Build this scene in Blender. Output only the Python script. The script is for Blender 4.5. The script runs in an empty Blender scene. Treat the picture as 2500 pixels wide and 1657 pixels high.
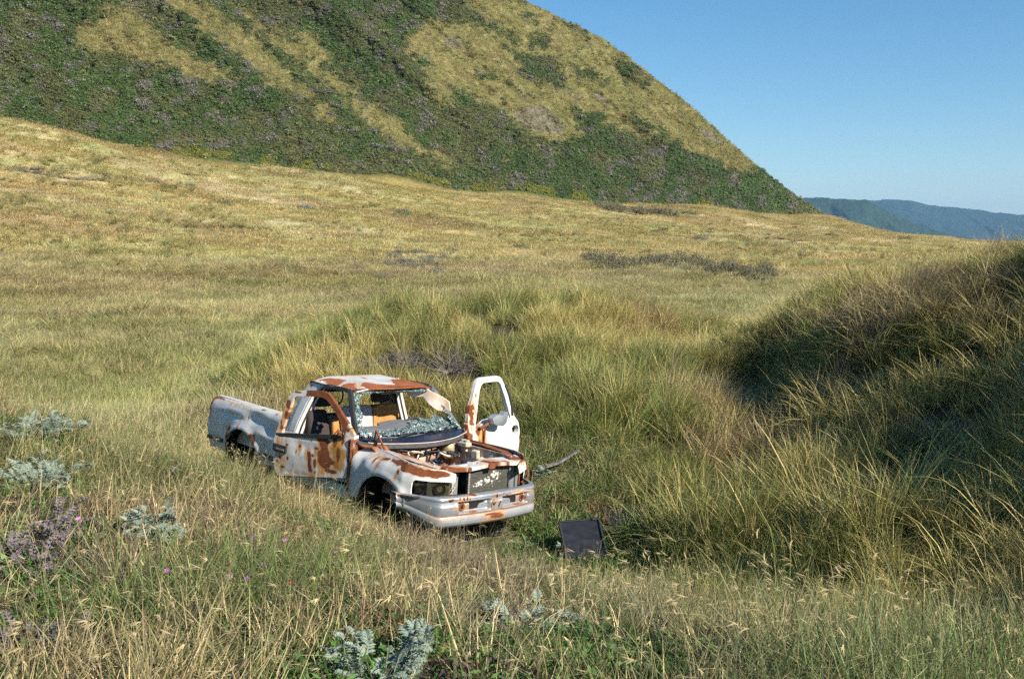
import bpy, bmesh, math, random
import numpy as np
from mathutils import Vector, Matrix, Euler
from mathutils.geometry import tessellate_polygon

scene = bpy.context.scene
COL = scene.collection
random.seed(7)
RNG = np.random.default_rng(11)

# ------------------------------------------------------------------ camera, sky, sun, exposure
CAM = np.array([0.0, 0.0, 3.715])
FPX = 1012.7                      # focal length in pixels of the 1024 px wide picture
PITCH = math.radians(5.435)
cd = bpy.data.cameras.new('camera')
cam = bpy.data.objects.new('camera', cd)
COL.objects.link(cam)
cam.location = CAM
cam.rotation_euler = (math.pi / 2 - PITCH, 0, 0)
cd.sensor_width = 36.0
cd.lens = 36.0 * FPX / 1024.0
cd.clip_start = 0.1
cd.clip_end = 30000
scene.camera = cam

SUN_AZ = math.radians(-41.0)      # from +X, counter-clockwise
SUN_EL = math.radians(32.0)
sun_dir = Vector((math.cos(SUN_AZ) * math.cos(SUN_EL), math.sin(SUN_AZ) * math.cos(SUN_EL), math.sin(SUN_EL)))
world = bpy.data.worlds.new('World')
scene.world = world
world.use_nodes = True
wn = world.node_tree.nodes
wl = world.node_tree.links
bg = wn['Background']
sky = wn.new('ShaderNodeTexSky')
sky.sky_type = 'NISHITA'
sky.sun_disc = False
sky.sun_elevation = SUN_EL
sky.sun_rotation = math.atan2(sun_dir.x, sun_dir.y)
sky.altitude = 20
sky.air_density = 1.0
sky.dust_density = 0.0
sky.ozone_density = 3.0
hs = wn.new('ShaderNodeHueSaturation'); hs.inputs['Saturation'].default_value = 1.26; hs.inputs['Hue'].default_value = 0.495
wl.new(sky.outputs[0], hs.inputs['Color']); wl.new(hs.outputs[0], bg.inputs[0])
bg.inputs[1].default_value = 0.085
sd = bpy.data.lights.new('sun', 'SUN')
sd.energy = 5.0
sd.angle = math.radians(0.53)
sd.color = (1.0, 0.925, 0.80)
so = bpy.data.objects.new('sun', sd)
COL.objects.link(so)
so.rotation_euler = sun_dir.to_track_quat('Z', 'Y').to_euler()
so.location = (20, -20, 40)
scene.view_settings.view_transform = 'Standard'
scene.view_settings.look = 'None'
scene.view_settings.gamma = 1.0
scene.view_settings.exposure = 0.68
scene.view_settings.use_curve_mapping = False
scene.render.engine = 'CYCLES'
scene.cycles.max_bounces = 5
scene.cycles.diffuse_bounces = 2
scene.cycles.glossy_bounces = 3
scene.cycles.transmission_bounces = 4
scene.cycles.transparent_max_bounces = 8
scene.cycles.volume_bounces = 0
scene.cycles.use_denoising = False
scene.cycles.use_adaptive_sampling = True
scene.cycles.adaptive_threshold = 0.03

# ------------------------------------------------------------------ helpers
def tag(o, label=None, cat=None, group=None, kind=None):
    if label: o['label'] = label
    if cat: o['category'] = cat
    if group: o['group'] = group
    if kind: o['kind'] = kind
    return o

def empty(name, loc=(0, 0, 0), rz=0.0):
    o = bpy.data.objects.new(name, None)
    COL.objects.link(o)
    o.empty_display_size = 0.2
    o.location = loc
    o.rotation_euler = (0, 0, rz)
    return o

def make_mesh(name, verts, faces, mat, parent=None, smooth=True, attrs=None, link=True, mats=None, midx=None):
    me = bpy.data.meshes.new(name)
    verts = np.asarray(verts, dtype=np.float32).reshape(-1, 3)
    me.from_pydata(verts.tolist(), [], [list(map(int, f)) for f in faces])
    if mats:
        for m in mats: me.materials.append(m)
        if midx is not None:
            me.polygons.foreach_set('material_index', np.asarray(midx, dtype=np.int32))
    elif mat:
        me.materials.append(mat)
    if smooth:
        me.polygons.foreach_set('use_smooth', [True] * len(me.polygons))
    if attrs:
        for k, v in attrs.items():
            v = np.asarray(v, dtype=np.float32)
            if v.ndim == 1:
                a = me.attributes.new(k, 'FLOAT', 'POINT'); a.data.foreach_set('value', v)
            elif v.shape[1] == 3:
                a = me.attributes.new(k, 'FLOAT_VECTOR', 'POINT'); a.data.foreach_set('vector', v.ravel())
    me.update()
    if not link:
        return me
    o = bpy.data.objects.new(name, me)
    COL.objects.link(o)
    if parent: o.parent = parent
    return o

def fast_grid(name, P, mat, attrs=None, smooth=True, parent=None):
    """regular grid of quads from an (n, m, 3) array"""
    n, m = P.shape[:2]
    me = bpy.data.meshes.new(name)
    me.vertices.add(n * m)
    me.vertices.foreach_set('co', P.reshape(-1).astype(np.float32))
    i = np.arange(n - 1)[:, None] * m + np.arange(m - 1)[None, :]
    q = np.stack([i, i + 1, i + m + 1, i + m], -1).reshape(-1)
    nf = (n - 1) * (m - 1)
    me.loops.add(nf * 4)
    me.loops.foreach_set('vertex_index', q.astype(np.int32))
    me.polygons.add(nf)
    me.polygons.foreach_set('loop_start', np.arange(0, nf * 4, 4, dtype=np.int32))
    me.polygons.foreach_set('use_smooth', np.ones(nf, dtype=bool) if smooth else np.zeros(nf, dtype=bool))
    me.update(calc_edges=True)
    if attrs:
        for k, v in attrs.items():
            v = np.asarray(v, dtype=np.float32)
            if v.ndim == 1:
                a = me.attributes.new(k, 'FLOAT', 'POINT'); a.data.foreach_set('value', v)
            else:
                a = me.attributes.new(k, 'FLOAT_VECTOR', 'POINT'); a.data.foreach_set('vector', v.ravel())
    me.materials.append(mat)
    o = bpy.data.objects.new(name, me)
    COL.objects.link(o)
    if parent: o.parent = parent
    return o

def _hash(ix, iy, iz, seed):
    h = (ix.astype(np.int64) * 374761393 + iy.astype(np.int64) * 668265263 + iz.astype(np.int64) * 2147483647 + seed * 1442695041) & 0xFFFFFFFF
    h = ((h ^ (h >> 13)) * 1274126177) & 0xFFFFFFFF
    h = h ^ (h >> 16)
    return (h & 0xFFFFFF) / float(0xFFFFFF)

def vnoise(x, y, seed=0, z=None):
    x = np.asarray(x, float); y = np.asarray(y, float)
    ix = np.floor(x); iy = np.floor(y); fx = x - ix; fy = y - iy
    fx = fx * fx * (3 - 2 * fx); fy = fy * fy * (3 - 2 * fy)
    zz = np.zeros_like(ix)
    a = _hash(ix, iy, zz, seed); b = _hash(ix + 1, iy, zz, seed)
    c = _hash(ix, iy + 1, zz, seed); d = _hash(ix + 1, iy + 1, zz, seed)
    return (a * (1 - fx) + b * fx) * (1 - fy) + (c * (1 - fx) + d * fx) * fy

def fbm(x, y, seed=0, octv=4, gain=0.5):
    s = 0.0; amp = 1.0; tot = 0.0
    x = np.asarray(x, float); y = np.asarray(y, float)
    for k in range(octv):
        s = s + amp * vnoise(x * 2 ** k + 17.3 * k, y * 2 ** k - 9.1 * k, seed + k)
        tot += amp; amp *= gain
    return s / tot

def sstep(a, b, x):
    t = np.clip((np.asarray(x, float) - a) / (b - a), 0, 1)
    return t * t * (3 - 2 * t)

def poly_sd(px, py, poly):
    """signed distance to a polygon, positive inside"""
    px = np.asarray(px, float); py = np.asarray(py, float)
    best = np.full(px.shape, 1e9); ins = np.zeros(px.shape, bool)
    n = len(poly)
    for i in range(n):
        x1, y1 = poly[i]; x2, y2 = poly[(i + 1) % n]
        dx, dy = x2 - x1, y2 - y1
        t = np.clip(((px - x1) * dx + (py - y1) * dy) / (dx * dx + dy * dy + 1e-12), 0, 1)
        d = np.hypot(px - x1 - t * dx, py - y1 - t * dy)
        best = np.minimum(best, d)
        cond = ((y1 > py) != (y2 > py))
        xs = x1 + (py - y1) * dx / (dy if abs(dy) > 1e-12 else 1e-12)
        ins ^= cond & (px < xs)
    return np.where(ins, best, -best)

def ray(px, py):
    """azimuth (rad, + = right) and tangent of elevation of a picture direction seen from the viewpoint"""
    px = np.asarray(px, float); py = np.asarray(py, float)
    x = (px - 512.0) / FPX; y = -(py - 339.0) / FPX
    c, s = math.cos(PITCH), math.sin(PITCH)
    dx = x; dy = c + y * s; dz = -s + y * c
    h = np.hypot(dx, dy)
    return np.arctan2(dx, dy), dz / h

def at(px, py, dist):
    a, te = ray(px, py)
    return np.array([math.sin(a) * dist, math.cos(a) * dist, CAM[2] + te * dist])

# ------------------------------------------------------------------ materials
def mat_new(name):
    m = bpy.data.materials.new(name)
    m.use_nodes = True
    nt = m.node_tree
    for n in list(nt.nodes):
        nt.nodes.remove(n)
    out = nt.nodes.new('ShaderNodeOutputMaterial')
    return m, nt, nt.nodes, nt.links, out

def lin(r, g, b):
    f = lambda c: (c / 255.0 / 12.92) if c <= 10.3 else ((c / 255.0 + 0.055) / 1.055) ** 2.4
    return (f(r), f(g), f(b), 1.0)

def simple(name, col, rough=0.6, metal=0.0, noise=0.0, nscale=8.0, bump=0.0, spec=0.5, col2=None):
    m, nt, N, L, out = mat_new(name)
    p = N.new('ShaderNodeBsdfPrincipled')
    L.new(p.outputs[0], out.inputs[0])
    p.inputs['Base Color'].default_value = (*col[:3], 1)
    p.inputs['Roughness'].default_value = rough
    p.inputs['Metallic'].default_value = metal
    p.inputs['Specular IOR Level'].default_value = spec
    if noise or bump or col2:
        tc = N.new('ShaderNodeTexCoord')
        nz = N.new('ShaderNodeTexNoise')
        nz.inputs['Scale'].default_value = nscale
        nz.inputs['Detail'].default_value = 6
        nz.inputs['Roughness'].default_value = 0.65
        L.new(tc.outputs['Object'], nz.inputs['Vector'])
        mx = N.new('ShaderNodeMix'); mx.data_type = 'RGBA'
        rmp = N.new('ShaderNodeMapRange')
        rmp.inputs[1].default_value = 0.35; rmp.inputs[2].default_value = 0.68
        L.new(nz.outputs['Fac'], rmp.inputs[0])
        L.new(rmp.outputs[0], mx.inputs[0])
        c2 = col2 if col2 else tuple(c * (1 - noise) for c in col[:3])
        mx.inputs[6].default_value = (*c2[:3], 1)
        mx.inputs[7].default_value = (*col[:3], 1)
        L.new(mx.outputs[2], p.inputs['Base Color'])
        if bump:
            bp_ = N.new('ShaderNodeBump'); bp_.inputs['Strength'].default_value = bump
            bp_.inputs['Distance'].default_value = 0.01
            L.new(nz.outputs['Fac'], bp_.inputs['Height'])
            L.new(bp_.outputs[0], p.inputs['Normal'])
    return m
# ------------------------------------------------------------------ ground heights
CTRL = np.array([
 (0,0,2.05),(0,4.2,1.80),(-2,4.2,1.88),(2.2,4.5,1.60),(-4,4,2.2),(4.5,3.5,2.1),(0,-5,2.1),(-6,-4,2.4),(6,-4,3.0),
 (-3,7,1.72),(-4.5,9,1.95),(-6.2,10,2.2),(-2.5,9.3,1.25),(-1.2,9.0,0.86),(0.3,9,0.55),(1.3,9,0.28),(0,7,1.12),(1.8,7,0.85),
 (0.8,11,0.02),(-1,11.0,0.22),(-0.4,10,0.36),(0.3,10,0.2),(-2.2,10.5,0.90),(-3.2,11.6,0.62),(-2.0,11.8,.36),(-3.0,12.5,.36),(-1.3,11.05,.26),(-4.0,13.6,.36),(-4.5,13,0.62),(-6,13,1.1),(-5.3,15,0.25),
 (-2,14,0.02),(0.4,12.6,-0.02),(-3.4,14.8,0.05),(1.6,13,0.12),(2.4,12,0.22),(-3,17.3,0.2),(-1,16,0.38),(-7,18,0.25),(-10,16,0.8),(-9,22,0.05),(-6,22,0.35),(-12,12,2.2),
 (-6.5,27,0.5),(-12,30,0.3),(-3.6,25,1.75),(-2,25,1.85),(1.25,25,2.05),(3.4,25,1.75),(5.3,25,1.15),(0,33,0.9),(6,34,1.0),(-6,36,0.5),(14,34,1.2),
 (-2,19.5,1.0),(0,19,1.15),(3,18,1.35),(2.4,15,0.9),(4.9,22.0,0.95),(4.1,17.5,0.55),(3.6,14.5,0.32),(2.9,10.5,0.38),(3,8,0.75),
 (5.0,14.6,1.60),(5.6,16.5,2.4),(5.9,18.5,2.62),(7.2,17.5,2.85),(8.5,17.5,2.9),(7,20,2.6),(8.5,24,2.2),(5.9,21.5,2.15),(6.6,21.7,2.45),(7.7,20.8,2.6),(8.4,19.5,2.75),(7.9,16.2,3.0),(7.5,27,1.3),
 (10,14,4.3),(9,10,4.3),(7,7.2,3.45),(12,18,4.3),(5,11,1.2),(4.1,8,1.1),(3.2,6,1.3),(5.6,12.6,1.75),(8,3,4.4),(11,3,5.2),(10,-3,4.2),(14,9,4.6),(13,26,2.6),(18,20,3.2),  # includes the out-of-view ridge at right, raised to cast shade into view
 (-14,2,2.8),(-16,20,1.2),(20,5,4.0),(-20,8,2.4),(0,-16,2.0),(-14,-12,2.4),(14,-12,3.4)], float)

def _tps_fit(P, lam=0.02):
    X = P[:, :2]; n = len(X)
    d = np.hypot(X[:, None, 0] - X[None, :, 0], X[:, None, 1] - X[None, :, 1])
    K = np.where(d > 0, d * d * np.log(d + 1e-9), 0) + lam * np.eye(n)
    Q = np.c_[np.ones(n), X]
    A = np.block([[K, Q], [Q.T, np.zeros((3, 3))]])
    return np.linalg.solve(A, np.r_[P[:, 2], 0, 0, 0])
_W = _tps_fit(CTRL)
def _tps(x, y):
    sh = x.shape; x = x.ravel(); y = y.ravel(); out = np.empty(x.size)
    for i in range(0, x.size, 20000):
        xs = x[i:i + 20000]; ys = y[i:i + 20000]
        d2 = (xs[:, None] - CTRL[None, :, 0]) ** 2 + (ys[:, None] - CTRL[None, :, 1]) ** 2
        out[i:i + 20000] = (0.5 * d2 * np.log(d2 + 1e-9)) @ _W[:-3] + _W[-3] + _W[-2] * xs + _W[-1] * ys
    return out.reshape(sh)

FAR = {  # azimuth (degrees, + right): (distance, height)
 -180:[(1,1.5),(40,1.5),(100,2),(400,3),(3000,3)],
 -90:[(1,1.0),(40,1.0),(100,4),(200,12),(400,24),(3000,40)],
 -45:[(1,0.2),(30,0.3),(60,0.8),(95,4.4),(135,12),(180,23),(400,40),(3000,60)],
 -27:[(1,0.1),(22,.15),(57,.5),(90,3.7),(130,10.8),(170,21.6),(400,38),(3000,50)],
 -13:[(1,0),(24,.0),(60,.6),(100,3.5),(150,9.0),(190,16.6),(400,28),(3000,40)],
 0:[(1,.5),(30,.6),(60,.8),(130,3.5),(180,8.2),(230,14.4),(500,20),(3000,20)],
 10:[(1,.7),(30,.7),(60,.9),(150,3.0),(220,7.5),(295,14.0),(600,17),(3000,10)],
 17:[(1,.8),(30,.8),(60,.9),(130,1.8),(250,5.6),(410,14.0),(600,13),(3000,5)],
 21:[(1,.8),(30,.8),(60,.9),(120,1.6),(220,3.6),(320,5.8),(600,3),(3000,-5)],
 27:[(1,.9),(30,.9),(60,1.0),(130,1.6),(250,3.5),(600,0),(3000,-15)],
 45:[(1,1.2),(30,1.2),(60,1.2),(130,1.6),(250,2.5),(600,-2),(3000,-15)],
 90:[(1,2),(40,2),(100,1.5),(400,0),(3000,-15)],
 180:[(1,1.5),(40,1.5),(100,2),(400,3),(3000,3)]}
_faz = sorted(FAR)
def far_h(x, y):
    r = np.hypot(x, y); az = np.degrees(np.arctan2(x, y))
    lr = np.log(np.maximum(r, 1.0))
    tab = np.stack([np.interp(lr, np.log([p[0] for p in FAR[k]]), [p[1] for p in FAR[k]]) for k in _faz])
    idx = np.clip(np.searchsorted(_faz, az, side='right') - 1, 0, len(_faz) - 2)
    a0 = np.array(_faz)[idx]; a1 = np.array(_faz)[idx + 1]
    t = (az - a0) / (a1 - a0)
    z0 = np.take_along_axis(tab, idx[None], 0)[0]; z1 = np.take_along_axis(tab, idx[None] + 1, 0)[0]
    t = t * t * (3 - 2 * t) * 0.5 + t * 0.5
    return z0 * (1 - t) + z1 * t

def ground_h(x, y):
    x = np.atleast_1d(np.asarray(x, float)); y = np.atleast_1d(np.asarray(y, float))
    r = np.hypot(x, y)
    w = sstep(26, 40, r)
    zn = np.zeros_like(x)
    m = w < 1
    if m.any(): zn[m] = _tps(x[m], y[m])
    z = zn * (1 - w) + far_h(x, y) * w
    # hummocks
    tall = tall_field(x, y)
    z = z + (fbm(x * 0.55, y * 0.55, 3, 3) - 0.5) * (0.42 + 0.34 * sstep(3, 6, x)) * tall * sstep(1.0, 3.0, np.hypot(x + 1.2, y - 13.2))
    z = z + (fbm(x * 0.9, y * 0.9, 5, 3) - 0.5) * 0.10
    # rolling banks running across the plain
    ra = sstep(30, 60, r)
    u = x * 0.035 + 3; v = y * 0.11
    z = z + ra * (fbm(u, v, 9, 4) - 0.5) * np.clip(r * 0.015, 0, 2.2) * (1 - 0.6 * sstep(300, 800, r))
    return z

def tall_field(x, y):
    """1 where the tall dune grass stands (hump behind the truck and the dune on the right)"""
    x = np.asarray(x, float); y = np.asarray(y, float)
    n = (fbm(x * 0.35, y * 0.35, 21, 3) - 0.5) * 2.0
    hump = poly_sd(x + n, y + n, [(-7.2, 25), (-4.6, 20), (-2.6, 17.4), (-0.6, 15.7), (0.9, 14.4), (1.3, 12.9), (1.35, 11.0), (1.45, 9.6), (1.7, 8.0), (2.1, 6.2), (2.8, 4.2),
                                  (6, 2), (14, -4), (30, 0), (30, 30), (16, 30), (9, 27.5), (5, 28.5), (0, 29), (-4, 28)])
    t = sstep(-0.6, 0.9, hump)
    clear = sstep(0.0, 1.1, -poly_sd(x, y, [(-4.7, 15.0), (-3.0, 16.4), (-0.6, 14.8), (0.6, 14.2), (1.0, 12.7), (1.15, 10.6), (0.2, 9.6), (-1.4, 11.0)]))
    return t * clear

# ------------------------------------------------------------------ ground sheet
azs = np.concatenate([np.linspace(-180, -42, 60, endpoint=False), np.linspace(-42, 42, 500, endpoint=False), np.linspace(42, 180, 61)])
rs = np.concatenate([[0.02], np.geomspace(0.5, 60, 230, endpoint=False), np.geomspace(60, 3500, 190)])
A_, R_ = np.meshgrid(np.radians(azs), rs, indexing='ij')
GX = R_ * np.sin(A_); GY = R_ * np.cos(A_)
GZ = ground_h(GX.ravel(), GY.ravel()).reshape(GX.shape)

def plain_tint(x, y):
    """colour of the grass standing at a place: dry gold, pale straw, olive or green patches"""
    r = np.hypot(x, y)
    a = fbm(x * 0.035, y * 0.10, 31, 4); b = fbm(x * 0.16, y * 0.26, 41, 4); c = fbm(x * 1.1, y * 1.1, 51, 2)
    e = fbm(x * 0.05 + 7, y * 0.13, 47, 4)
    gold = np.array([0.53, 0.415, 0.20]); straw = np.array([0.62, 0.525, 0.32]); olive = np.array([0.32, 0.31, 0.075]); green = np.array([0.17, 0.27, 0.065]); sage = np.array([0.40, 0.45, 0.20])
    far = sstep(28, 100, r)
    pinkish = sstep(0.46, 0.58, e)[..., None]
    col = gold * (1 - pinkish) + straw * pinkish
    near = np.array([0.28, 0.36, 0.085])
    col = col * far[..., None] + near * (1 - far[..., None])
    g = sstep(0.42, 0.58, b * 0.55 + a * 0.45) * (0.95 - 0.40 * far)
    g = np.clip(g + 0.40 * sstep(38, 16, r), 0, 1)[..., None]
    gc = np.clip(c * 2 - 0.5, 0, 1)[..., None]
    col = col * (1 - g) + (olive * gc + green * (1 - gc)) * g
    sg = (sstep(0.50, 0.58, fbm(x * 0.09 + 30, y * 0.17, 53, 4)) * (1 - 0.5 * far))[..., None]
    col = col * (1 - 0.7 * sg) + sage * 0.7 * sg
    brown = (sstep(0.54, 0.62, fbm(x * 0.07 + 60, y * 0.2, 57, 4)))[..., None]
    col = col * (1 - 0.6 * brown) + np.array([0.27, 0.18, 0.10]) * 0.6 * brown
    return col * (0.78 + 0.45 * c[..., None])

gt = plain_tint(GX.ravel(), GY.ravel())
gr_ = np.hypot(GX, GY).ravel()
soil = np.array([0.10, 0.075, 0.045])
wn_ = sstep(18, 70, gr_)[:, None]
gcol = gt * wn_ + (soil[None] * 0.75 + gt * 0.25) * (1 - wn_)
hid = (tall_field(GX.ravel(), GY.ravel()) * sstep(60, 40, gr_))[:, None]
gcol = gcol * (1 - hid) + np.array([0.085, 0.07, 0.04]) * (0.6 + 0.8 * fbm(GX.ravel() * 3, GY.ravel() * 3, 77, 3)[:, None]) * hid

def terrain_material(name, scale1, scale2, bump_d, var=0.5):
    m, nt, N, L, out = mat_new(name)
    p = N.new('ShaderNodeBsdfPrincipled'); p.inputs['Roughness'].default_value = 0.95
    p.inputs['Specular IOR Level'].default_value = 0.1
    L.new(p.outputs[0], out.inputs[0])
    at_ = N.new('ShaderNodeAttribute'); at_.attribute_name = 'col'
    tc = N.new('ShaderNodeTexCoord')
    n1 = N.new('ShaderNodeTexNoise'); n1.inputs['Scale'].default_value = scale1; n1.inputs['Detail'].default_value = 8; n1.inputs['Roughness'].default_value = 0.7
    n2 = N.new('ShaderNodeTexNoise'); n2.inputs['Scale'].default_value = scale2; n2.inputs['Detail'].default_value = 5
    L.new(tc.outputs['Object'], n1.inputs['Vector']); L.new(tc.outputs['Object'], n2.inputs['Vector'])
    ad = N.new('ShaderNodeMath'); ad.operation = 'ADD'
    L.new(n1.outputs['Fac'], ad.inputs[0]); L.new(n2.outputs['Fac'], ad.inputs[1])
    mr = N.new('ShaderNodeMapRange'); mr.inputs[1].default_value = 0.7; mr.inputs[2].default_value = 1.3
    mr.inputs[3].default_value = 1 - var; mr.inputs[4].default_value = 1 + var
    L.new(ad.outputs[0], mr.inputs[0])
    mul = N.new('ShaderNodeVectorMath'); mul.operation = 'SCALE'
    L.new(at_.outputs['Vector'], mul.inputs[0]); L.new(mr.outputs[0], mul.inputs['Scale'])
    L.new(mul.outputs[0], p.inputs['Base Color'])
    bp_ = N.new('ShaderNodeBump'); bp_.inputs['Strength'].default_value = 0.8; bp_.inputs['Distance'].default_value = bump_d
    L.new(ad.outputs[0], bp_.inputs['Height']); L.new(bp_.outputs[0], p.inputs['Normal'])
    return m

M_GROUND = terrain_material('grassy_ground', 1.6, 14.0, 0.12, 0.35)
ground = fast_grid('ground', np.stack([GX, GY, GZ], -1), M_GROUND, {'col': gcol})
# grid is wound azimuth x radius: fine either way for a double-sided surface
tag(ground, 'rolling sandy coastal ground under the grass, rising to the foot of the hill', 'ground', kind='structure')

def on_ground(px, py, dmin=3.0, dmax=600.0):
    """place where the line of sight through a picture point first meets the ground"""
    a, te = ray(px, py)
    d = np.geomspace(dmin, dmax, 900)
    z = CAM[2] + te * d
    g = ground_h(np.sin(a) * d, np.cos(a) * d)
    k = np.argmax(g > z) if (g > z).any() else len(d) - 1
    return np.array([math.sin(a) * d[k], math.cos(a) * d[k], g[k]])

SAGE_SPOTS = [(383, 704, .40), (527, 652, .34), (149, 560, .30), (26, 446, .75), (34, 494, .5), (54, 566, .25), (12, 588, .3), (34, 668, .25), (562, 562, .15), (545, 482, .2)]
BUSH_SPOTS = [(452, 371, .75), (408, 366, .6), (376, 369, .6), (290, 348, .9), (262, 362, .6)]
BUSH_AT = [(*on_ground(px_, py_)[:2], rr_) for px_, py_, rr_ in BUSH_SPOTS]
SAGE_AT = [(*on_ground(px_, py_)[:2], rr_) for px_, py_, rr_ in SAGE_SPOTS]

# ------------------------------------------------------------------ the big hill
BASE = np.array([(-900, 20, 150), (-500, 60, 155), (-200, 100, 162), (0, 126, 170), (87, 147, 178), (216, 158, 190), (303, 169, 200), (359, 174, 207), (390, 173, 212), (446, 187, 225), (476, 191, 233),
                 (520, 190, 245), (563, 198, 260), (649, 205, 292), (700, 209, 320), (760, 212, 370), (813, 218, 425), (835, 225, 440), (858, 231, 450)], float)
CREST = np.array([(-900, -100), (-500, -150), (-200, -170), (0, -160), (200, -135), (350, -90), (450, -45), (523, 0), (560, 18), (606, 41), (645, 71), (692, 108), (736, 149), (766, 175), (796, 198), (822, 215), (845, 226), (858, 230.5)], float)
def hill_grid(X, S):
    """X picture column that names an azimuth, S 0 at the foot .. 1 on the crest (beyond 1: down the far side)"""
    by = np.interp(X, BASE[:, 0], BASE[:, 1]); db = np.interp(X, BASE[:, 0], BASE[:, 2])
    cy = np.interp(X, CREST[:, 0], CREST[:, 1])
    a, tb = ray(X, by); _, tc_ = ray(X, cy)
    rs_ = math.tan(math.radians(37))
    D = db * (tc_ - tb) / (rs_ - tc_) + 3
    zc = CAM[2] + tc_ * (db + D); zb = CAM[2] + tb * db
    Sc = np.clip(S, 0, 1)
    q = X - 1.25 * (by + (cy - by) * Sc)
    w = np.sin(np.pi * np.clip(Sc, 0, 1)) ** 0.7
    big = (fbm(q * 0.017 + 3, S * 1.3 + X * 0.001, 61, 3) - 0.5)
    med = (fbm(q * 0.05, S * 4.5 + X * 0.006, 71, 4) - 0.5)
    fine = (fbm(X * 0.16, S * 36, 81, 4) - 0.5)
    amp = np.clip((cy - by) * -0.012, 0.05, 1.6)
    dr = (big * 12 + med * 3.5) * w * amp + fine * 2.2 * w * amp
    Sb = np.clip(S - 1, 0, 10)
    r = db + D * Sc + D * Sb * 1.3 + dr
    z = zb + (zc - zb) * (Sc ** 1.04) - (zc - zb) * np.clip(Sb * 1.1, 0, 1.3)
    z = z + (S < 0) * (S * 12)
    r = r + (S < 0) * (S * 30)
    z = z + 0.9 * (fbm(X * 0.12, S * 7, 83, 3) - 0.5) * sstep(0.7, 1.0, S) * amp
    return np.sin(a) * r, np.cos(a) * r, z

def hill_row(X, S):
    """picture row at which the undisturbed slope at (X, S) is seen from the viewpoint"""
    by = np.interp(X, BASE[:, 0], BASE[:, 1]); db = np.interp(X, BASE[:, 0], BASE[:, 2]); cy = np.interp(X, CREST[:, 0], CREST[:, 1])
    _, tb = ray(X, by); _, tc_ = ray(X, cy); D = db * (tc_ - tb) / (math.tan(math.radians(37)) - tc_) + 3
    Sc = np.clip(S, 0, 1); zb = tb * db; zc = tc_ * (db + D)
    te = (zb + (zc - zb) * Sc ** 1.04) / (db + D * Sc)
    x = (X - 512.0) / FPX; c, q = math.cos(PITCH), math.sin(PITCH); y = te
    for _k in range(6): y = (te * np.hypot(x, c + y * q) + q) / c
    return 339.0 - FPX * y

def hc(pts, k=0.2164, ox=0.0): return [(ox + u * k, v * k) for u, v in pts]
K2 = 0.2597; O2 = 409.6
PALE = [hc([(500,60),(620,80),(760,190),(850,260),(1000,340),(1100,370),(960,380),(850,310),(640,270),(520,230),(380,210),(400,140),(480,110)]),
        hc([(690,-60),(820,-60),(900,10),(1000,90),(1110,160),(1250,270),(1440,445),(1400,450),(1230,370),(1060,200),(960,140),(850,60)]),
        hc([(1150,70),(1300,170),(1420,260),(1640,430),(1590,425),(1400,300),(1260,180)]),
        hc([(1610,465),(1700,490),(1830,580),(1910,650),(1830,645),(1710,555)]),
        hc([(1370,160),(1480,190),(1530,290),(1480,290),(1400,220)]),
        hc([(1480,490),(1510,500),(1520,560),(1490,550)]),
        hc([(1860,660),(1990,700),(2070,760),(1980,710)]),
        hc([(0,130),(110,90),(200,100),(330,130),(430,250),(400,290),(480,330),(600,330),(620,400),(640,520),(560,535),(500,505),(390,450),(330,400),(200,330),(150,330),(150,395),(115,390),(90,330),(60,270),(100,240),(0,200)], K2, O2),
        hc([(200,-200),(300,-200),(430,0),(560,50),(770,130),(900,240),(1000,330),(1100,400),(1210,510),(1330,640),(1310,660),(1240,640),(1100,590),(1000,520),(900,520),(800,480),(740,430),(650,400),(600,390),(610,300),(590,250),(560,220),(420,200),(360,150),(300,80),(240,40)], K2, O2),
        hc([(690,-10),(700,-500),(900,-500),(830,-10)])]
DARK = [hc(p, K2, O2) for p in ([(390,200),(560,215),(615,295),(530,290),(430,260)], [(440,130),(540,130),(545,190),(470,190)], [(210,-10),(300,60),(400,120),(420,170),(330,140),(240,60)],
        [(760,210),(860,240),(930,330),(860,335),(790,300)], [(600,95),(680,115),(690,150),(620,120)], [(430,45),(470,60),(500,110),(440,90)], [(250,270),(330,280),(310,310),(260,300)],
        [(620,240),(700,270),(780,340),(740,330),(650,280)], [(820,400),(900,450),(1000,510),(900,520),(850,470)], [(150,180),(210,190),(200,210),(140,200)], [(230,110),(270,118),(260,128),(228,124)])]
ROCK = [hc(p, K2, O2) for p in ([(390,420),(470,402),(540,415),(600,490),(570,512),(500,505),(430,470)], [(140,135),(185,140),(210,170),(190,182),(150,175)], [(690,340),(740,360),(770,410),(740,400)],
        [(1090,490),(1160,500),(1210,560),(1150,550)], [(420,350),(460,360),(455,385),(425,372)], [(240,265),(320,272),(310,285),(250,280)], [(880,480),(910,510),(880,515)], [(60,205),(90,215),(85,235),(62,230)])]

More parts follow.
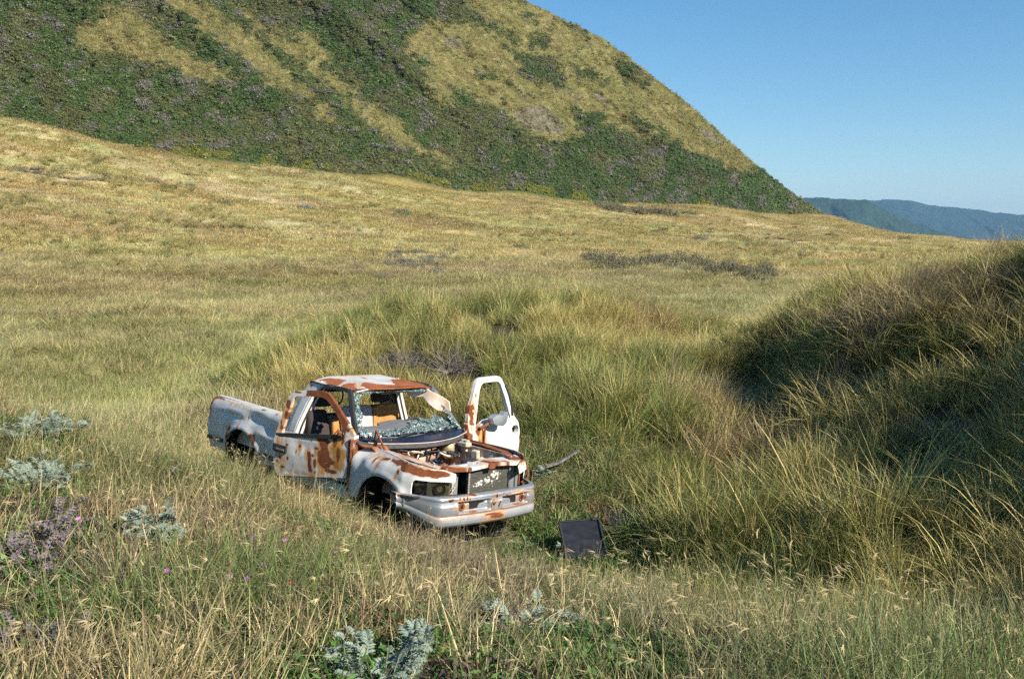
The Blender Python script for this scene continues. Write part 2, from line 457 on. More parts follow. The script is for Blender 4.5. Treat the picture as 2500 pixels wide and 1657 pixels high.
def hill_zone(X, Y):
    """how pale (grass) and how rocky the hillside is at its own coordinates"""
    nx = (fbm(X * 0.07, Y * 0.09, 91, 4) - 0.5) * 26; ny = (fbm(X * 0.07, Y * 0.09, 97, 4) - 0.5) * 20
    pale = np.full(X.shape, -99.0)
    for p in PALE: pale = np.maximum(pale, poly_sd(X + nx * 0.55, Y + ny * 0.55, p))
    for p in DARK: pale = np.minimum(pale, -poly_sd(X + nx * 0.4, Y + ny * 0.4, p))
    rock = np.full(X.shape, -99.0)
    for p in ROCK: rock = np.maximum(rock, poly_sd(X + nx * 0.3, Y + ny * 0.3, p))
    mott = fbm(X * 0.16, Y * 0.22, 103, 3)
    pale = sstep(-6.0, 6.0, pale + 1.2 + (mott - 0.42) * 15)
    foot = np.interp(X, BASE[:, 0], BASE[:, 1]) - Y
    yel = sstep(12, 3, foot) * sstep(0.5, 0.62, fbm(X * 0.05, X * 0 + 4, 107, 2))
    return pale, sstep(-1.0, 1.0, rock), yel

HX, HS = np.meshgrid(np.concatenate([np.linspace(-900, -60, 110, endpoint=False), np.linspace(-60, 858, 620)]), np.concatenate([[-0.3, -0.12], np.linspace(0, 1, 260), np.linspace(1.02, 2.0, 18)]), indexing='ij')
hx, hy, hz = hill_grid(HX, HS)
HYp = hill_row(HX, HS)
pale, rock, yel = hill_zone(HX.ravel(), HYp.ravel())
n1 = fbm(HX.ravel() * 0.05, HYp.ravel() * 0.07, 111, 4)[:, None]; n2 = fbm(HX.ravel() * 0.4, HYp.ravel() * 0.5, 113, 3)[:, None]
strk = fbm(HX.ravel() * 0.30 - HYp.ravel() * .2, HYp.ravel() * 0.12, 117, 4)[:, None]
c_pale = (np.array([0.19, 0.20, 0.065]) * n1 * 1.1 + np.array([0.33, 0.265, 0.125]) * (1 - n1)) * (0.42 + 0.78 * strk)
c_green = (np.array([0.065, 0.095, 0.03]) * (1 - sstep(.45, .65, n1)) + np.array([0.13, 0.115, 0.05]) * sstep(.45, .65, n1)) * (0.6 + 0.8 * n2)
c_rock = np.array([0.165, 0.14, 0.115]) * (0.15 + 1.5 * n2)
hcol = c_green * (1 - pale[:, None]) + c_pale * (0.8 + 0.4 * n2) * pale[:, None]
hcol = hcol * (1 - 0.8 * rock[:, None]) + c_rock * 0.8 * rock[:, None]
foot_ = sstep(0.0, -0.1, HS.ravel())[:, None]
hcol = hcol * (1 - foot_) + np.array([[0.33, 0.26, 0.09]]) * foot_
M_HILL = terrain_material('hill_slope', 0.5, 2.6, 0.8, 0.45)
hill = fast_grid('hill', np.stack([hx, hy, hz], -1), M_HILL, {'col': hcol})
tag(hill, 'steep hill with dark green scrub and pale grass spurs, falling to the right', 'hill', kind='structure')

# ------------------------------------------------------------------ far mountains across the bay
def far_range(name, label, top, dist, depth, seed, col):
    xs = np.linspace(top[0][0], top[-1][0], 260)
    ty = np.interp(xs, [p[0] for p in top], [p[1] for p in top])
    S = np.linspace(0, 1, 60)
    X, SS = np.meshgrid(xs, S, indexing='ij')
    a, te = ray(X, np.repeat(ty[:, None], 60, 1))
    rr = dist + depth * SS
    ztop = CAM[2] + te * (dist + depth) + (fbm(X * 0.25, X * 0, seed, 4) - 0.5) * dist * 0.0022
    z0 = -60.0
    ridge = (fbm(X * 0.045 + SS * 1.2, SS * 2.0, seed + 3, 4) - 0.5)
    z = z0 + (ztop - z0) * np.sin(SS * math.pi / 2) ** 0.9 + ridge * dist * 0.02 * np.sin(SS * math.pi)
    rr = rr + ridge * depth * 0.5 * np.sin(SS * math.pi)
    g = fbm(X * 0.3, SS * 9, seed + 5, 3).ravel()[:, None]
    c = np.array(col) * (0.7 + 0.6 * g)
    o = fast_grid(name, np.stack([np.sin(a) * rr, np.cos(a) * rr, z], -1), M_FAR, {'col': c})
    tag(o, label, 'mountains', kind='structure')
M_FAR = terrain_material('far_forest', 0.02, 0.1, 8.0, 0.35)
far_range('mountains', 'nearer blue forested headland beyond the foot of the hill', [(720, 196), (799, 197), (830, 198), (867, 201), (890, 212), (916, 224), (955, 236), (1000, 243), (1100, 247)], 4200, 700, 201, (0.035, 0.058, 0.028))
far_range('mountains', 'farther blue mountain ridge along the horizon at the right', [(780, 206), (840, 203), (867, 200.5), (888, 199), (914, 201), (929, 204.5), (955, 208), (981, 211), (1024, 215), (1100, 217), (1250, 222), (1500, 228), (1900, 238)], 7200, 1500, 221, (0.035, 0.058, 0.028))
# ------------------------------------------------------------------ vegetation materials
def blade_material(name, straw, transl=0.35, tipmix=0.8, gloss=0.06, rough=0.45):
    m, nt, N, L, out = mat_new(name)
    ti = N.new('ShaderNodeAttribute'); ti.attribute_type = 'INSTANCER'; ti.attribute_name = 'tint'
    b = N.new('ShaderNodeAttribute'); b.attribute_name = 'blade'
    sp = N.new('ShaderNodeSeparateXYZ'); L.new(b.outputs['Vector'], sp.inputs[0])
    # straw share grows with the blade's own dryness and towards its tip
    ml = N.new('ShaderNodeMath'); ml.operation = 'MULTIPLY'; ml.inputs[1].default_value = tipmix
    L.new(sp.outputs['Y'], ml.inputs[0])
    ad = N.new('ShaderNodeMath'); ad.operation = 'MULTIPLY_ADD'; ad.use_clamp = True
    L.new(sp.outputs['X'], ad.inputs[0]); ad.inputs[1].default_value = 1.0
    L.new(ml.outputs[0], ad.inputs[2])
    pw = N.new('ShaderNodeMath'); pw.operation = 'POWER'; pw.inputs[1].default_value = 2.2
    L.new(ad.outputs[0], pw.inputs[0])
    mx = N.new('ShaderNodeMix'); mx.data_type = 'RGBA'
    L.new(pw.outputs[0], mx.inputs[0]); L.new(ti.outputs['Vector'], mx.inputs[6]); mx.inputs[7].default_value = (*straw, 1)
    br = N.new('ShaderNodeVectorMath'); br.operation = 'SCALE'
    L.new(mx.outputs[2], br.inputs[0]); L.new(sp.outputs['Z'], br.inputs['Scale'])
    d = N.new('ShaderNodeBsdfDiffuse'); t = N.new('ShaderNodeBsdfTranslucent')
    L.new(br.outputs[0], d.inputs[0]); L.new(br.outputs[0], t.inputs[0])
    ms = N.new('ShaderNodeMixShader'); ms.inputs[0].default_value = transl
    L.new(d.outputs[0], ms.inputs[1]); L.new(t.outputs[0], ms.inputs[2])
    g = N.new('ShaderNodeBsdfGlossy'); g.inputs['Roughness'].default_value = rough
    ms2 = N.new('ShaderNodeMixShader'); ms2.inputs[0].default_value = gloss
    L.new(ms.outputs[0], ms2.inputs[1]); L.new(g.outputs[0], ms2.inputs[2])
    L.new(ms2.outputs[0], out.inputs[0])
    return m

M_MARRAM = blade_material('marram_blade', (0.72, 0.58, 0.24), 0.30, 0.58, 0.02)
M_DRY = blade_material('dry_grass_blade', (0.70, 0.56, 0.30), 0.30, 0.42, 0.02)
M_MEADOW = blade_material('meadow_blade', (0.70, 0.55, 0.24), 0.30, 0.5, 0.0)
M_LEAF = blade_material('small_leaf', (0.30, 0.24, 0.10), 0.25, 0.0, 0.02, 0.5)
M_SHRUB = blade_material('scrub_leaf', (0.20, 0.19, 0.12), 0.20, 0.05, 0.02, 0.5)

# ------------------------------------------------------------------ prototypes
class Bld:
    def __init__(s): s.v = []; s.f = []; s.a = []
    def blade(s, base, az, length, lean, curve, width, dry, bright, seg=3, side=None, droop=0.0):
        """one arching blade: az bend direction, lean start angle from vertical, curve added by the tip"""
        dx, dy = math.cos(az), math.sin(az)
        sa = az + math.pi / 2 + random.uniform(-0.7, 0.7) if side is None else side
        sx, sy = math.cos(sa), math.sin(sa)
        p = Vector(base); n0 = len(s.v); th = lean
        for k in range(seg + 1):
            t = k / seg
            w = width * (1 - t) ** 0.6 * 0.5 if k < seg else 0.0
            if k < seg:
                s.v += [(p.x - sx * w, p.y - sy * w, p.z), (p.x + sx * w, p.y + sy * w, p.z)]
                s.a += [(dry, t, bright)] * 2
            else:
                s.v.append((p.x, p.y, p.z)); s.a.append((dry, 1.0, bright))
            th = lean + curve * ((k + 1) / seg) ** 1.3
            st = length / seg
            p = p + Vector((dx * math.sin(th) * st, dy * math.sin(th) * st, math.cos(th) * st))
        for k in range(seg - 1):
            a = n0 + 2 * k
            s.f.append((a, a + 1, a + 3, a + 2))
        a = n0 + 2 * (seg - 1)
        s.f.append((a, a + 1, a + 2))
        return p
    def quad(s, c, n, size, asp, roll, dry, bright, t=0.5):
        n = Vector(n).normalized()
        u = n.orthogonal().normalized(); u = Matrix.Rotation(roll, 3, n) @ u; v = n.cross(u)
        c = Vector(c); n0 = len(s.v)
        for a, b in ((-1, 0), (0, -asp), (1, 0), (0, asp)):
            q = c + u * a * size + v * b * size
            s.v.append(tuple(q)); s.a.append((dry, t, bright))
        s.f.append((n0, n0 + 1, n0 + 2, n0 + 3))
    def build(s, name, mat, coll):
        me = make_mesh(name, s.v, s.f, mat, smooth=False, attrs={'blade': np.array(s.a)}, link=False)
        o = bpy.data.objects.new(name, me)
        coll.objects.link(o)
        return o

def coll(name): return bpy.data.collections.new(name)
R = random.uniform

def proto_marram(c, k, n=92, h=0.95, dryness=0.3):
    """one tussock: a dense foot from which long blades fan out and arch over"""
    b = Bld()
    for i in range(n):
        a = R(0, 6.283); r = R(0, 1) ** 0.7 * 0.13
        az = R(-1.2, 1.2) if R(0, 1) < 0.6 else R(0, 6.283)
        dry = R(0.8, 1.0) if R(0, 1) < dryness else R(0.0, 0.3)
        lean = R(0.03, 0.30) + r * 1.2
        b.blade((math.cos(a) * r, math.sin(a) * r, -0.06), az, h * R(0.5, 1.1), lean, R(0.25, 1.55), R(0.008, 0.0145), dry, R(0.45, 1.35), 4)
    for i in range(26):   # flattened dead thatch round the foot
        a = R(0, 6.283); r = R(0.05, 0.22)
        b.blade((math.cos(a) * r, math.sin(a) * r, R(0, .05)), R(0, 6.283), R(.15, .40), R(1.0, 1.5), R(-.2, .3), R(.005, .009), 1.0, R(0.4, 0.8), 2)
    b.build('marram_tuft_%s' % k, M_MARRAM, c)

def proto_dry(c, k, n=34, h=0.34, dryness=0.65, seeds=True, w=0.0056):
    b = Bld()
    for i in range(n):
        a = R(0, 6.283); r = R(0, 0.12)
        az = R(-1.3, 1.3) if R(0, 1) < 0.5 else R(0, 6.283)
        dry = R(0.75, 1.0) if R(0, 1) < dryness else R(0.0, 0.4)
        tip = b.blade((math.cos(a) * r, math.sin(a) * r, -0.03), az, h * R(0.45, 1.25), R(0.05, 0.6), R(0.1, 1.9), R(w * 0.8, w * 1.6), dry, R(0.45, 1.35), 3)
        if seeds and dry > 0.7 and R(0, 1) < 0.10:
            d = Vector((math.cos(az), math.sin(az), 0.3)).normalized()
            for q in range(5):   # nodding seed head: a fan of short bristles
                cpt = tip - d * 0.02 + d * (q * 0.008)
                b.blade(tuple(cpt), az + R(-.45, .45), R(.03, .055), R(1.1, 1.9), R(0, .6), R(.004, .0065), 1.0, R(0.85, 1.35), 2)
    b.build('dry_tuft_%s' % k, M_DRY, c)

def proto_patch(c, k, n=70, rad=0.5, h=0.35, w=0.014, mat=None, dryness=0.5):
    b = Bld()
    for i in range(n):
        a = R(0, 6.283); r = rad * math.sqrt(R(0, 1))
        az = R(-1.2, 1.2) if R(0, 1) < 0.6 else R(0, 6.283)
        dry = R(0.7, 1.0) if R(0, 1) < dryness else R(0.0, 0.4)
        b.blade((math.cos(a) * r, math.sin(a) * r, -0.05), az, h * R(0.5, 1.2), R(0.1, 0.6), R(0.2, 1.2), R(w * 0.7, w * 1.4), dry, R(0.6, 1.25), 2)
    b.build('grass_patch_%s' % k, mat or M_MEADOW, c)

def proto_leafy(c, k, n=60, rad=0.14, h=0.12, ls=0.018, reds=0.1):
    b = Bld()
    for i in range(n):
        a = R(0, 6.283); r = rad * math.sqrt(R(0, 1)); z = h * R(0.1, 1) * (1 - (r / rad) ** 2 * 0.5)
        b.quad((math.cos(a) * r, math.sin(a) * r, z), (R(-1, 1), R(-1, 1), R(0.1, 1.4)), ls * R(0.6, 1.5), R(0.25, 0.45), R(0, 6.28), 1.0 if R(0, 1) < reds else R(0, .3), R(0.5, 1.4))
    for i in range(16):
        a = R(0, 6.283); r = rad * R(0, .8)
        b.blade((math.cos(a) * r, math.sin(a) * r, 0), R(0, 6.283), R(.07, .17), R(0.1, .9), R(.1, .8), R(.012, .022), R(0, .2), R(.7, 1.4), 2)
    b.build('leafy_tuft_%s' % k, M_LEAF, c)

def proto_shrub(c, k, n=190, dead=0.1, mat=None, ls=0.13, flat=0.62, twig=False):
    """bush of unit radius: leaves on lumpy branches, gaps between the lumps"""
    b = Bld()
    lumps = [(R(-.62, .62), R(-.62, .62), R(0.1, 0.62), R(0.25, 0.46)) for _ in range(9)]
    for i in range(n):
        lx, ly, lz, lr = random.choice(lumps)
        d = Vector((random.gauss(0, 1), random.gauss(0, 1), random.gauss(0.25, 0.9))).normalized()
        q = lr * R(0.6, 1.08)
        p = Vector((lx + d.x * q, ly + d.y * q, max(0.0, (lz + d.z * q) * flat / 0.62)))
        if twig:
            b.blade(tuple(p), R(0, 6.283), R(0.15, 0.42), R(0, 1.3), R(-.4, .5), R(.010, .022), R(0.6, 1), R(0.6, 1.35), 2)
        else:
            nn = Vector((d.x + R(-.5, .5), d.y + R(-.5, .5), d.z + R(-.3, .7)))
            b.quad(p, nn, ls * R(0.55, 1.25), R(0.5, 0.9), R(0, 6.28), 1.0 if R(0, 1) < dead else R(0, .25), R(0.55, 1.35))
    return b.build('scrub_%s' % k, mat or M_SHRUB, c)

C_MAR = coll('protos_marram'); [proto_marram(C_MAR, k, 92, R(0.88, 1.02), [0.08, 0.18, 0.3, 0.45, 0.65, 0.3][k]) for k in range(6)]
C_DRY = coll('protos_dry'); [proto_dry(C_DRY, k, 30, R(0.36, 0.52), [0.12, 0.3, 0.45, 0.55, 0.7, 0.5][k]) for k in range(6)]
C_MID = coll('protos_mid'); [proto_patch(C_MID, k, 80, 0.32, 0.30, 0.008, M_DRY, [0.3, 0.4, 0.5, 0.6, 0.7][k]) for k in range(5)]
C_FAR = coll('protos_far'); [proto_patch(C_FAR, k, 80, 0.7, 0.32, 0.022, None, [0.3, 0.4, 0.5, 0.6, 0.7][k]) for k in range(5)]
C_LEAF = coll('protos_leaf'); [proto_leafy(C_LEAF, k, 60, R(.12, .17), R(.09, .15), 0.017, [0.05, 0.1, 0.2, 0.35][k]) for k in range(4)]
C_SHR = coll('protos_scrub'); [proto_shrub(C_SHR, k, 150, [0.05, 0.08, 0.1, 0.3, 0.05][k]) for k in range(5)]

def scatter(name, pos, rot, scl, idx, tint, c, label, cat, kind='stuff'):
    n = len(pos)
    me = bpy.data.meshes.new(name)
    me.vertices.add(n)
    me.vertices.foreach_set('co', np.asarray(pos, np.float32).ravel())
    for k, v in (('rot', rot), ('scl', scl), ('tint', tint)):
        a = me.attributes.new(k, 'FLOAT_VECTOR', 'POINT'); a.data.foreach_set('vector', np.asarray(v, np.float32).ravel())
    a = me.attributes.new('idx', 'INT', 'POINT'); a.data.foreach_set('value', np.asarray(idx, np.int32))
    me.update()
    o = bpy.data.objects.new(name, me); COL.objects.link(o)
    g = bpy.data.node_groups.new(name + '_nodes', 'GeometryNodeTree')
    g.interface.new_socket('Geometry', in_out='INPUT', socket_type='NodeSocketGeometry')
    g.interface.new_socket('Geometry', in_out='OUTPUT', socket_type='NodeSocketGeometry')
    N = g.nodes; L = g.links
    gi = N.new('NodeGroupInput'); go = N.new('NodeGroupOutput')
    ci = N.new('GeometryNodeCollectionInfo'); ci.inputs['Collection'].default_value = c
    ci.inputs['Separate Children'].default_value = True; ci.inputs['Reset Children'].default_value = True
    ip = N.new('GeometryNodeInstanceOnPoints')
    L.new(gi.outputs[0], ip.inputs['Points']); L.new(ci.outputs[0], ip.inputs['Instance'])
    ip.inputs['Pick Instance'].default_value = True
    def na(nm, ty):
        q = N.new('GeometryNodeInputNamedAttribute'); q.data_type = ty; q.inputs['Name'].default_value = nm; return q.outputs[0]
    L.new(na('idx', 'INT'), ip.inputs['Instance Index'])
    e2r = N.new('FunctionNodeEulerToRotation'); L.new(na('rot', 'FLOAT_VECTOR'), e2r.inputs[0])
    L.new(e2r.outputs[0], ip.inputs['Rotation'])
    L.new(na('scl', 'FLOAT_VECTOR'), ip.inputs['Scale'])
    L.new(ip.outputs[0], go.inputs[0])
    md = o.modifiers.new('scatter', 'NODES'); md.node_group = g
    tag(o, label, cat, kind=kind)
    return o

def sector(n, r0, r1, a0=-36, a1=36, power=2.0):
    """random places between two distances; power 2 = even on the ground, lower = denser near"""
    u = RNG.random(n)
    r = (r0 ** power + u * (r1 ** power - r0 ** power)) ** (1 / power)
    a = np.radians(a0 + RNG.random(n) * (a1 - a0))
    return r * np.sin(a), r * np.cos(a)

# the truck, the loose radiator and the plank stand clear of grass
HEAD = math.atan2(-0.727, 0.686)
TO = np.array([-0.955, 12.497])
def truck_xy(x, y):
    dx = x - TO[0]; dy = y - TO[1]
    c, s = math.cos(HEAD), math.sin(HEAD)
    return dx * c + dy * s, -dx * s + dy * c
_pa, _pb = on_ground(533, 481)[:2], on_ground(582, 462)[:2]
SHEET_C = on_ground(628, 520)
SHEET_AREA = [(SHEET_C[0] - .32, SHEET_C[1] - .75), (SHEET_C[0] + .35, SHEET_C[1] - .6), (SHEET_C[0] + .38, SHEET_C[1] + .25), (SHEET_C[0] - .3, SHEET_C[1] + .2)]
PLANK_AREA = [(_pa[0] - .25, _pa[1] + .05), (_pa[0] + .15, _pa[1] - .55), (_pb[0] + .3, _pb[1] - .6), (_pb[0] + .1, _pb[1] + .15)]
def in_truck(x, y, g=0.0):
    X, Y = truck_xy(x, y)
    body = (X > -4.3 - g) & (X < 0.98 + g) & (np.abs(Y) < 1.02 + g)
    # swung-open doors
    d1 = poly_sd(X, Y, [(-.6, -.9), (-.6, -1.05), (-1.9, -1.42), (-1.95, -1.25)]) > -0.03
    d2 = poly_sd(X, Y, [(-.5, .9), (-.9, .9), (-1.1, 2.25), (-.75, 2.25)]) > -0.05
    rd = poly_sd(x, y, [(0.4, 12.0), (1.02, 12.1), (1.2, 11.35), (0.62, 11.3)]) > -0.02
    pk = (poly_sd(x, y, PLANK_AREA) > 0) | (poly_sd(x, y, SHEET_AREA) > 0)
    return body | d1 | d2 | rd | pk

def wind(x, y, spread=0.9):
    return (fbm(x * 0.25, y * 0.25, 301, 3) - 0.5) * 4.6 + RNG.normal(0, spread, x.shape)

def slope_tilt(x, y):
    e = 0.4
    gx = (ground_h(x + e, y) - ground_h(x - e, y)) / (2 * e); gy = (ground_h(x, y + e) - ground_h(x, y - e)) / (2 * e)
    return gx, gy

def rotv(x, y, az, tilt=0.12):
    n = len(x)
    return np.stack([RNG.normal(0, tilt, n), RNG.normal(0, tilt, n), az], -1)

# ---- tall dune grass
x, y = sector(17500, 4.0, 31, -38, 40, 1.75)
t = tall_field(x, y); keep = (RNG.random(len(x)) < t * 1.2) & ~in_truck(x, y, 0.18)
# bare gaps between tussocks
cl = fbm(x * 1.0, y * 1.0, 311, 2)
keep &= RNG.random(len(x)) < sstep(0.34, 0.54, cl) * 0.88 + 0.16 + 0.34 * sstep(.6, 1.6, x)
for sx_, sy_, sr_ in BUSH_AT:
    keep &= np.hypot(x - sx_, (y - sy_ + sr_ * .5) * .8) > sr_ * .85
x, y = x[keep], y[keep]; t = t[keep]; cl = cl[keep]
z = ground_h(x, y)
n = len(x)
s_ = (0.50 + 0.6 * cl + RNG.normal(0, 0.13, n)) * (0.72 + 0.28 * t) * (0.75 + 0.35 * fbm(x * .4, y * .4, 313, 2))
s_ = np.clip(s_, 0.35, 1.3) * np.where(np.hypot(x, y) < 9.5, 0.72, 1.0)
g1 = fbm(x * 0.5, y * 0.5, 321, 3)[:, None]; g2 = RNG.random((n, 1))
rdim = sstep(2.5, 6.0, x)[:, None]
tint = np.array([0.13, 0.22, 0.042]) * (1 - sstep(0.42, 0.6, g1)) + np.array([0.42, 0.40, 0.12]) * sstep(0.4, 0.62, g1)
dd = ((fbm(x * .6 + 5, y * .6, 327, 3) > .60) & (x > 2.5))[:, None]
tint = np.where(dd, np.array([0.27, 0.205, 0.135]), tint)
tint = tint * (0.5 + 0.95 * g2)
idx = np.clip((g1[:, 0] * 9 - 2.2 + RNG.normal(0, 1.8, n)), 0, 5).astype(int)
s_ = s_ * (1 + 0.28 * sstep(.8, 1.6, x) * sstep(4.6, 3.4, x) * sstep(17, 14, y) * sstep(7, 10, y))
bush_ = sstep(3.2, 4.6, x)
scatter('marram_grass', np.stack([x, y, z], -1), rotv(x, y, wind(x, y, 0.5), 0.22), np.stack([s_ * (1 + .22 * bush_), s_ * (1 + .22 * bush_), s_ * (0.9 + 0.25 * RNG.random(n)) * (1 - .20 * bush_)], -1), idx, tint, C_MAR,
        'tall windswept green and straw dune grass covering the hummock and the right-hand dune', 'dune grass')
print('marram', n)

# ---- foreground: dry grass with seed heads
def fg_density(x, y):
    return (1 - sstep(0.35, 0.9, tall_field(x, y)))
x, y = sector(24500, 3.2, 16, -37, 37, 1.35)
keep = (RNG.random(len(x)) < fg_density(x, y)) & ~in_truck(x, y, 0.02)
# trodden, low growth right round the nose of the truck
near_t = poly_sd(x, y, [(-0.9, 10.9), (0.6, 12.6), (1.8, 13.3), (2.3, 12.2), (1.6, 10.7), (0.6, 10.0), (-.4, 10.3)])
keep &= (near_t < 0.0) | (RNG.random(len(x)) < 0.16)
lush = poly_sd(x, y, [(-4, 3), (1.4, 3), (1.2, 6), (-0.4, 7.4), (-3.6, 7.4)]) + (fbm(x, y, 343, 3) - .5) * 3
keep &= RNG.random(len(x)) < (0.14 + 0.86 * sstep(0.38, 0.54, fbm(x * 1.7, y * 1.7, 337, 2))) * (1 - 0.62 * sstep(0, .8, lush))
for sx_, sy_, sr_ in SAGE_AT:
    keep &= (np.hypot(x - sx_, y - sy_ + sr_ * .3) > sr_ * .95) | (RNG.random(len(x)) < .10)
x, y = x[keep], y[keep]; near_t = near_t[keep]; n = len(x); z = ground_h(x, y)
g1 = fbm(x * 0.55, y * 0.55, 331, 3); g2 = RNG.random((n, 1))
green = np.clip(sstep(0.43, 0.60, g1) * .95 - .22 * sstep(0, -2.5, x) + .15 * sstep(6.5, 4.5, y) + sstep(8.5, 11, y) * 0.3 + sstep(-0.5, 1.5, x) * 0.3 + sstep(7, 4, y) * .25, 0, 1)[:, None]
tint = np.array([0.30, 0.22, 0.105]) * (1 - green) + np.array([0.12, 0.225, 0.045]) * green
mauve = (sstep(0.58, 0.66, fbm(x * 0.8 + 9, y * 0.8, 339, 3)) * sstep(10, 7, y) * sstep(2, -1, x))[:, None]
tint = tint * (1 - mauve) + np.array([0.17, 0.125, 0.11]) * mauve
tint = tint * (0.5 + 0.9 * g2)
idx = np.clip(4.6 - green[:, 0] * 4.6 + RNG.normal(0, 1.0, n), 0, 5).astype(int)
s_ = (0.60 + 0.62 * fbm(x * 0.8, y * 0.8, 335, 2) + RNG.normal(0, 0.1, n)); s_ = np.clip(s_, 0.5, 1.5) * np.where(near_t > -0.3, 0.62, 1.0) * np.where(in_truck(x, y, 0.9), 0.72, 1.0)
scatter('dry_grass', np.stack([x, y, z], -1), rotv(x, y, wind(x, y, 0.8), 0.22), np.stack([s_, s_, s_], -1), idx, tint, C_DRY,
        'dry straw-coloured grass with seed heads, mixed with green blades, on the near slope', 'dry grass')
print('dry', n)

# ---- taller growth pressing against the near flank of the truck
c_, q_ = math.cos(HEAD), math.sin(HEAD)
Xt = RNG.uniform(-4.9, 1.0, 520); Yt = -1.10 - RNG.random(520) ** 1.3 * 1.1 - 0.42 * sstep(-2.1, -1.0, Xt) * sstep(-.2, -.9, Xt) * 0
Yt = np.where((Xt > -2.0) & (Xt < -.6), Yt - 0.30 * np.clip((-.6 - Xt) / 1.3, 0, 1), Yt)
keep = RNG.random(520) < np.where(Xt > .55, .25, 1.0) * (0.35 + 0.65 * sstep(.4, .55, fbm(Xt * 1.5, Yt * 1.5, 371, 2)))
Xt, Yt = Xt[keep], Yt[keep]; x = TO[0] + Xt * c_ - Yt * q_; y = TO[1] + Xt * q_ + Yt * c_; n = len(x); z = ground_h(x, y)
s_ = RNG.uniform(.26, .50, n) * np.where(Xt > -.4, .85, 1) * np.where(Xt < -2.2, 1.25, 1)
g2 = RNG.random((n, 1))
scatter('flank_grass', np.stack([x, y, z], -1), rotv(x, y, RNG.normal(0.3, .8, n), .2), np.stack([s_, s_, s_], -1), np.where(g2[:, 0] < .6, 0, 3), np.array([0.14, 0.25, 0.05]) * (.7 + .6 * g2), C_MAR,
        'long green grass blades leaning against the near side of the truck', 'grass')

# ---- leafy ground cover among it
x, y = sector(32000, 3.2, 15, -37, 37, 1.4)
g1 = fbm(x * 0.5, y * 0.5, 341, 3)
gl = poly_sd(x, y, [(-4, 3), (1.4, 3), (1.2, 6), (-0.4, 7.4), (-3.6, 7.4)])
clover = poly_sd(x, y, [(-0.9, 10.8), (0.6, 12.4), (2.2, 12.9), (1.6, 10.9), (0.4, 10.2)])
keep = (RNG.random(len(x)) < sstep(0.36, 0.5, g1) * 0.55 + sstep(-.5, .6, gl) * 0.6 + sstep(-.1, .3, clover) * 0.9) & ~in_truck(x, y, 0.0) & (tall_field(x, y) < 0.6)
x, y = x[keep], y[keep]; clover = clover[keep]; n = len(x); z = ground_h(x, y)
g2 = RNG.random((n, 1)); rd = (fbm(x * 1.5, y * 1.5, 345, 2) > 0.60)[:, None] & (clover < 0)[:, None]
tint = np.where(clover[:, None] > 0, np.array([0.075, 0.15, 0.028]), np.array([0.105, 0.21, 0.05])) * (0.5 + 0.9 * g2)
tint = np.where(rd & (g2 > 0.6), np.array([0.22, 0.08, 0.05]), tint)
mv = ((fbm(x * .9 + 9, y * .9, 349, 2) > .55) & (x < 1.5) & (y < 8))[:, None]
tint = np.where(mv & (RNG.random((n, 1)) < .5), np.array([0.12, 0.085, 0.075]), tint)
s_ = (0.8 + 0.8 * RNG.random(n)) * np.where(clover > 0, .8, .92)
scatter('ground_cover', np.stack([x, y, z - 0.01], -1), rotv(x, y, RNG.random(n) * 6.28, 0.2), np.stack([s_, s_, s_ * 1.1], -1), RNG.integers(0, 4, n), tint, C_LEAF,
        'low green leafy ground cover with reddish leaves between the dry grasses', 'ground cover')
print('cover', n)

# ---- grass on the flat left of and behind the truck
x, y = sector(78000, 11, 82, -37, 37, 1.22)
keep = (tall_field(x, y) < 0.75) & ~in_truck(x, y, 0.05) & (RNG.random(len(x)) < sstep(11, 15, np.hypot(x, y))) & (poly_sd(x, y, [(-0.9, 10.9), (0.6, 12.6), (1.8, 13.3), (2.3, 12.2), (1.6, 10.7), (0.6, 10.0), (-.4, 10.3)]) < 0)
x, y = x[keep], y[keep]; n = len(x); z = ground_h(x, y); r = np.hypot(x, y)
s_ = (0.55 + 1.2 * fbm(x * .35, y * .35, 351, 3)) * (1 + 0.010 * (r - 15)) * (0.75 + 0.5 * RNG.random(n))
tint = plain_tint(x, y) * (0.6 + 0.8 * RNG.random((n, 1)))
scatter('meadow_grass', np.stack([x, y, z], -1), rotv(x, y, wind(x, y, 0.7), 0.15), np.stack([s_, s_, s_ * np.clip(1.15 - r * 0.006, .7, 1.1)], -1),
        np.clip(fbm(x * .12, y * .2, 353, 3) * 9 - 2 + RNG.normal(0, 1, n), 0, 4).astype(int), tint, C_MID, 'green and golden meadow grass on the flat beyond the truck', 'meadow grass')
print('meadow', n)

# ---- golden plain up to the foot of the hill
x, y = sector(95000, 44, 430, -35, 32, 1.15)
a_px = 512 + FPX * math.cos(PITCH) * x / np.maximum(y, 1)
r = np.hypot(x, y)
bd = np.interp(a_px, BASE[:, 0], BASE[:, 2])
keep = (r < bd + 3)
x, y, r = x[keep], y[keep], r[keep]; n = len(x); z = ground_h(x, y)
s_ = (0.8 + 0.5 * RNG.random(n)) * (0.7 + r * 0.0065)
tint = plain_tint(x, y) * (0.6 + 0.8 * RNG.random((n, 1)))
scatter('plain_grass', np.stack([x, y, z], -1), rotv(x, y, wind(x, y, 0.7), 0.1), np.stack([s_, s_, np.clip(s_ * 0.8, 0.5, 1.2)], -1), RNG.integers(0, 5, n), tint, C_FAR,
        'golden dry grass of the wide plain below the hill', 'plain grass')
print('plain', n)

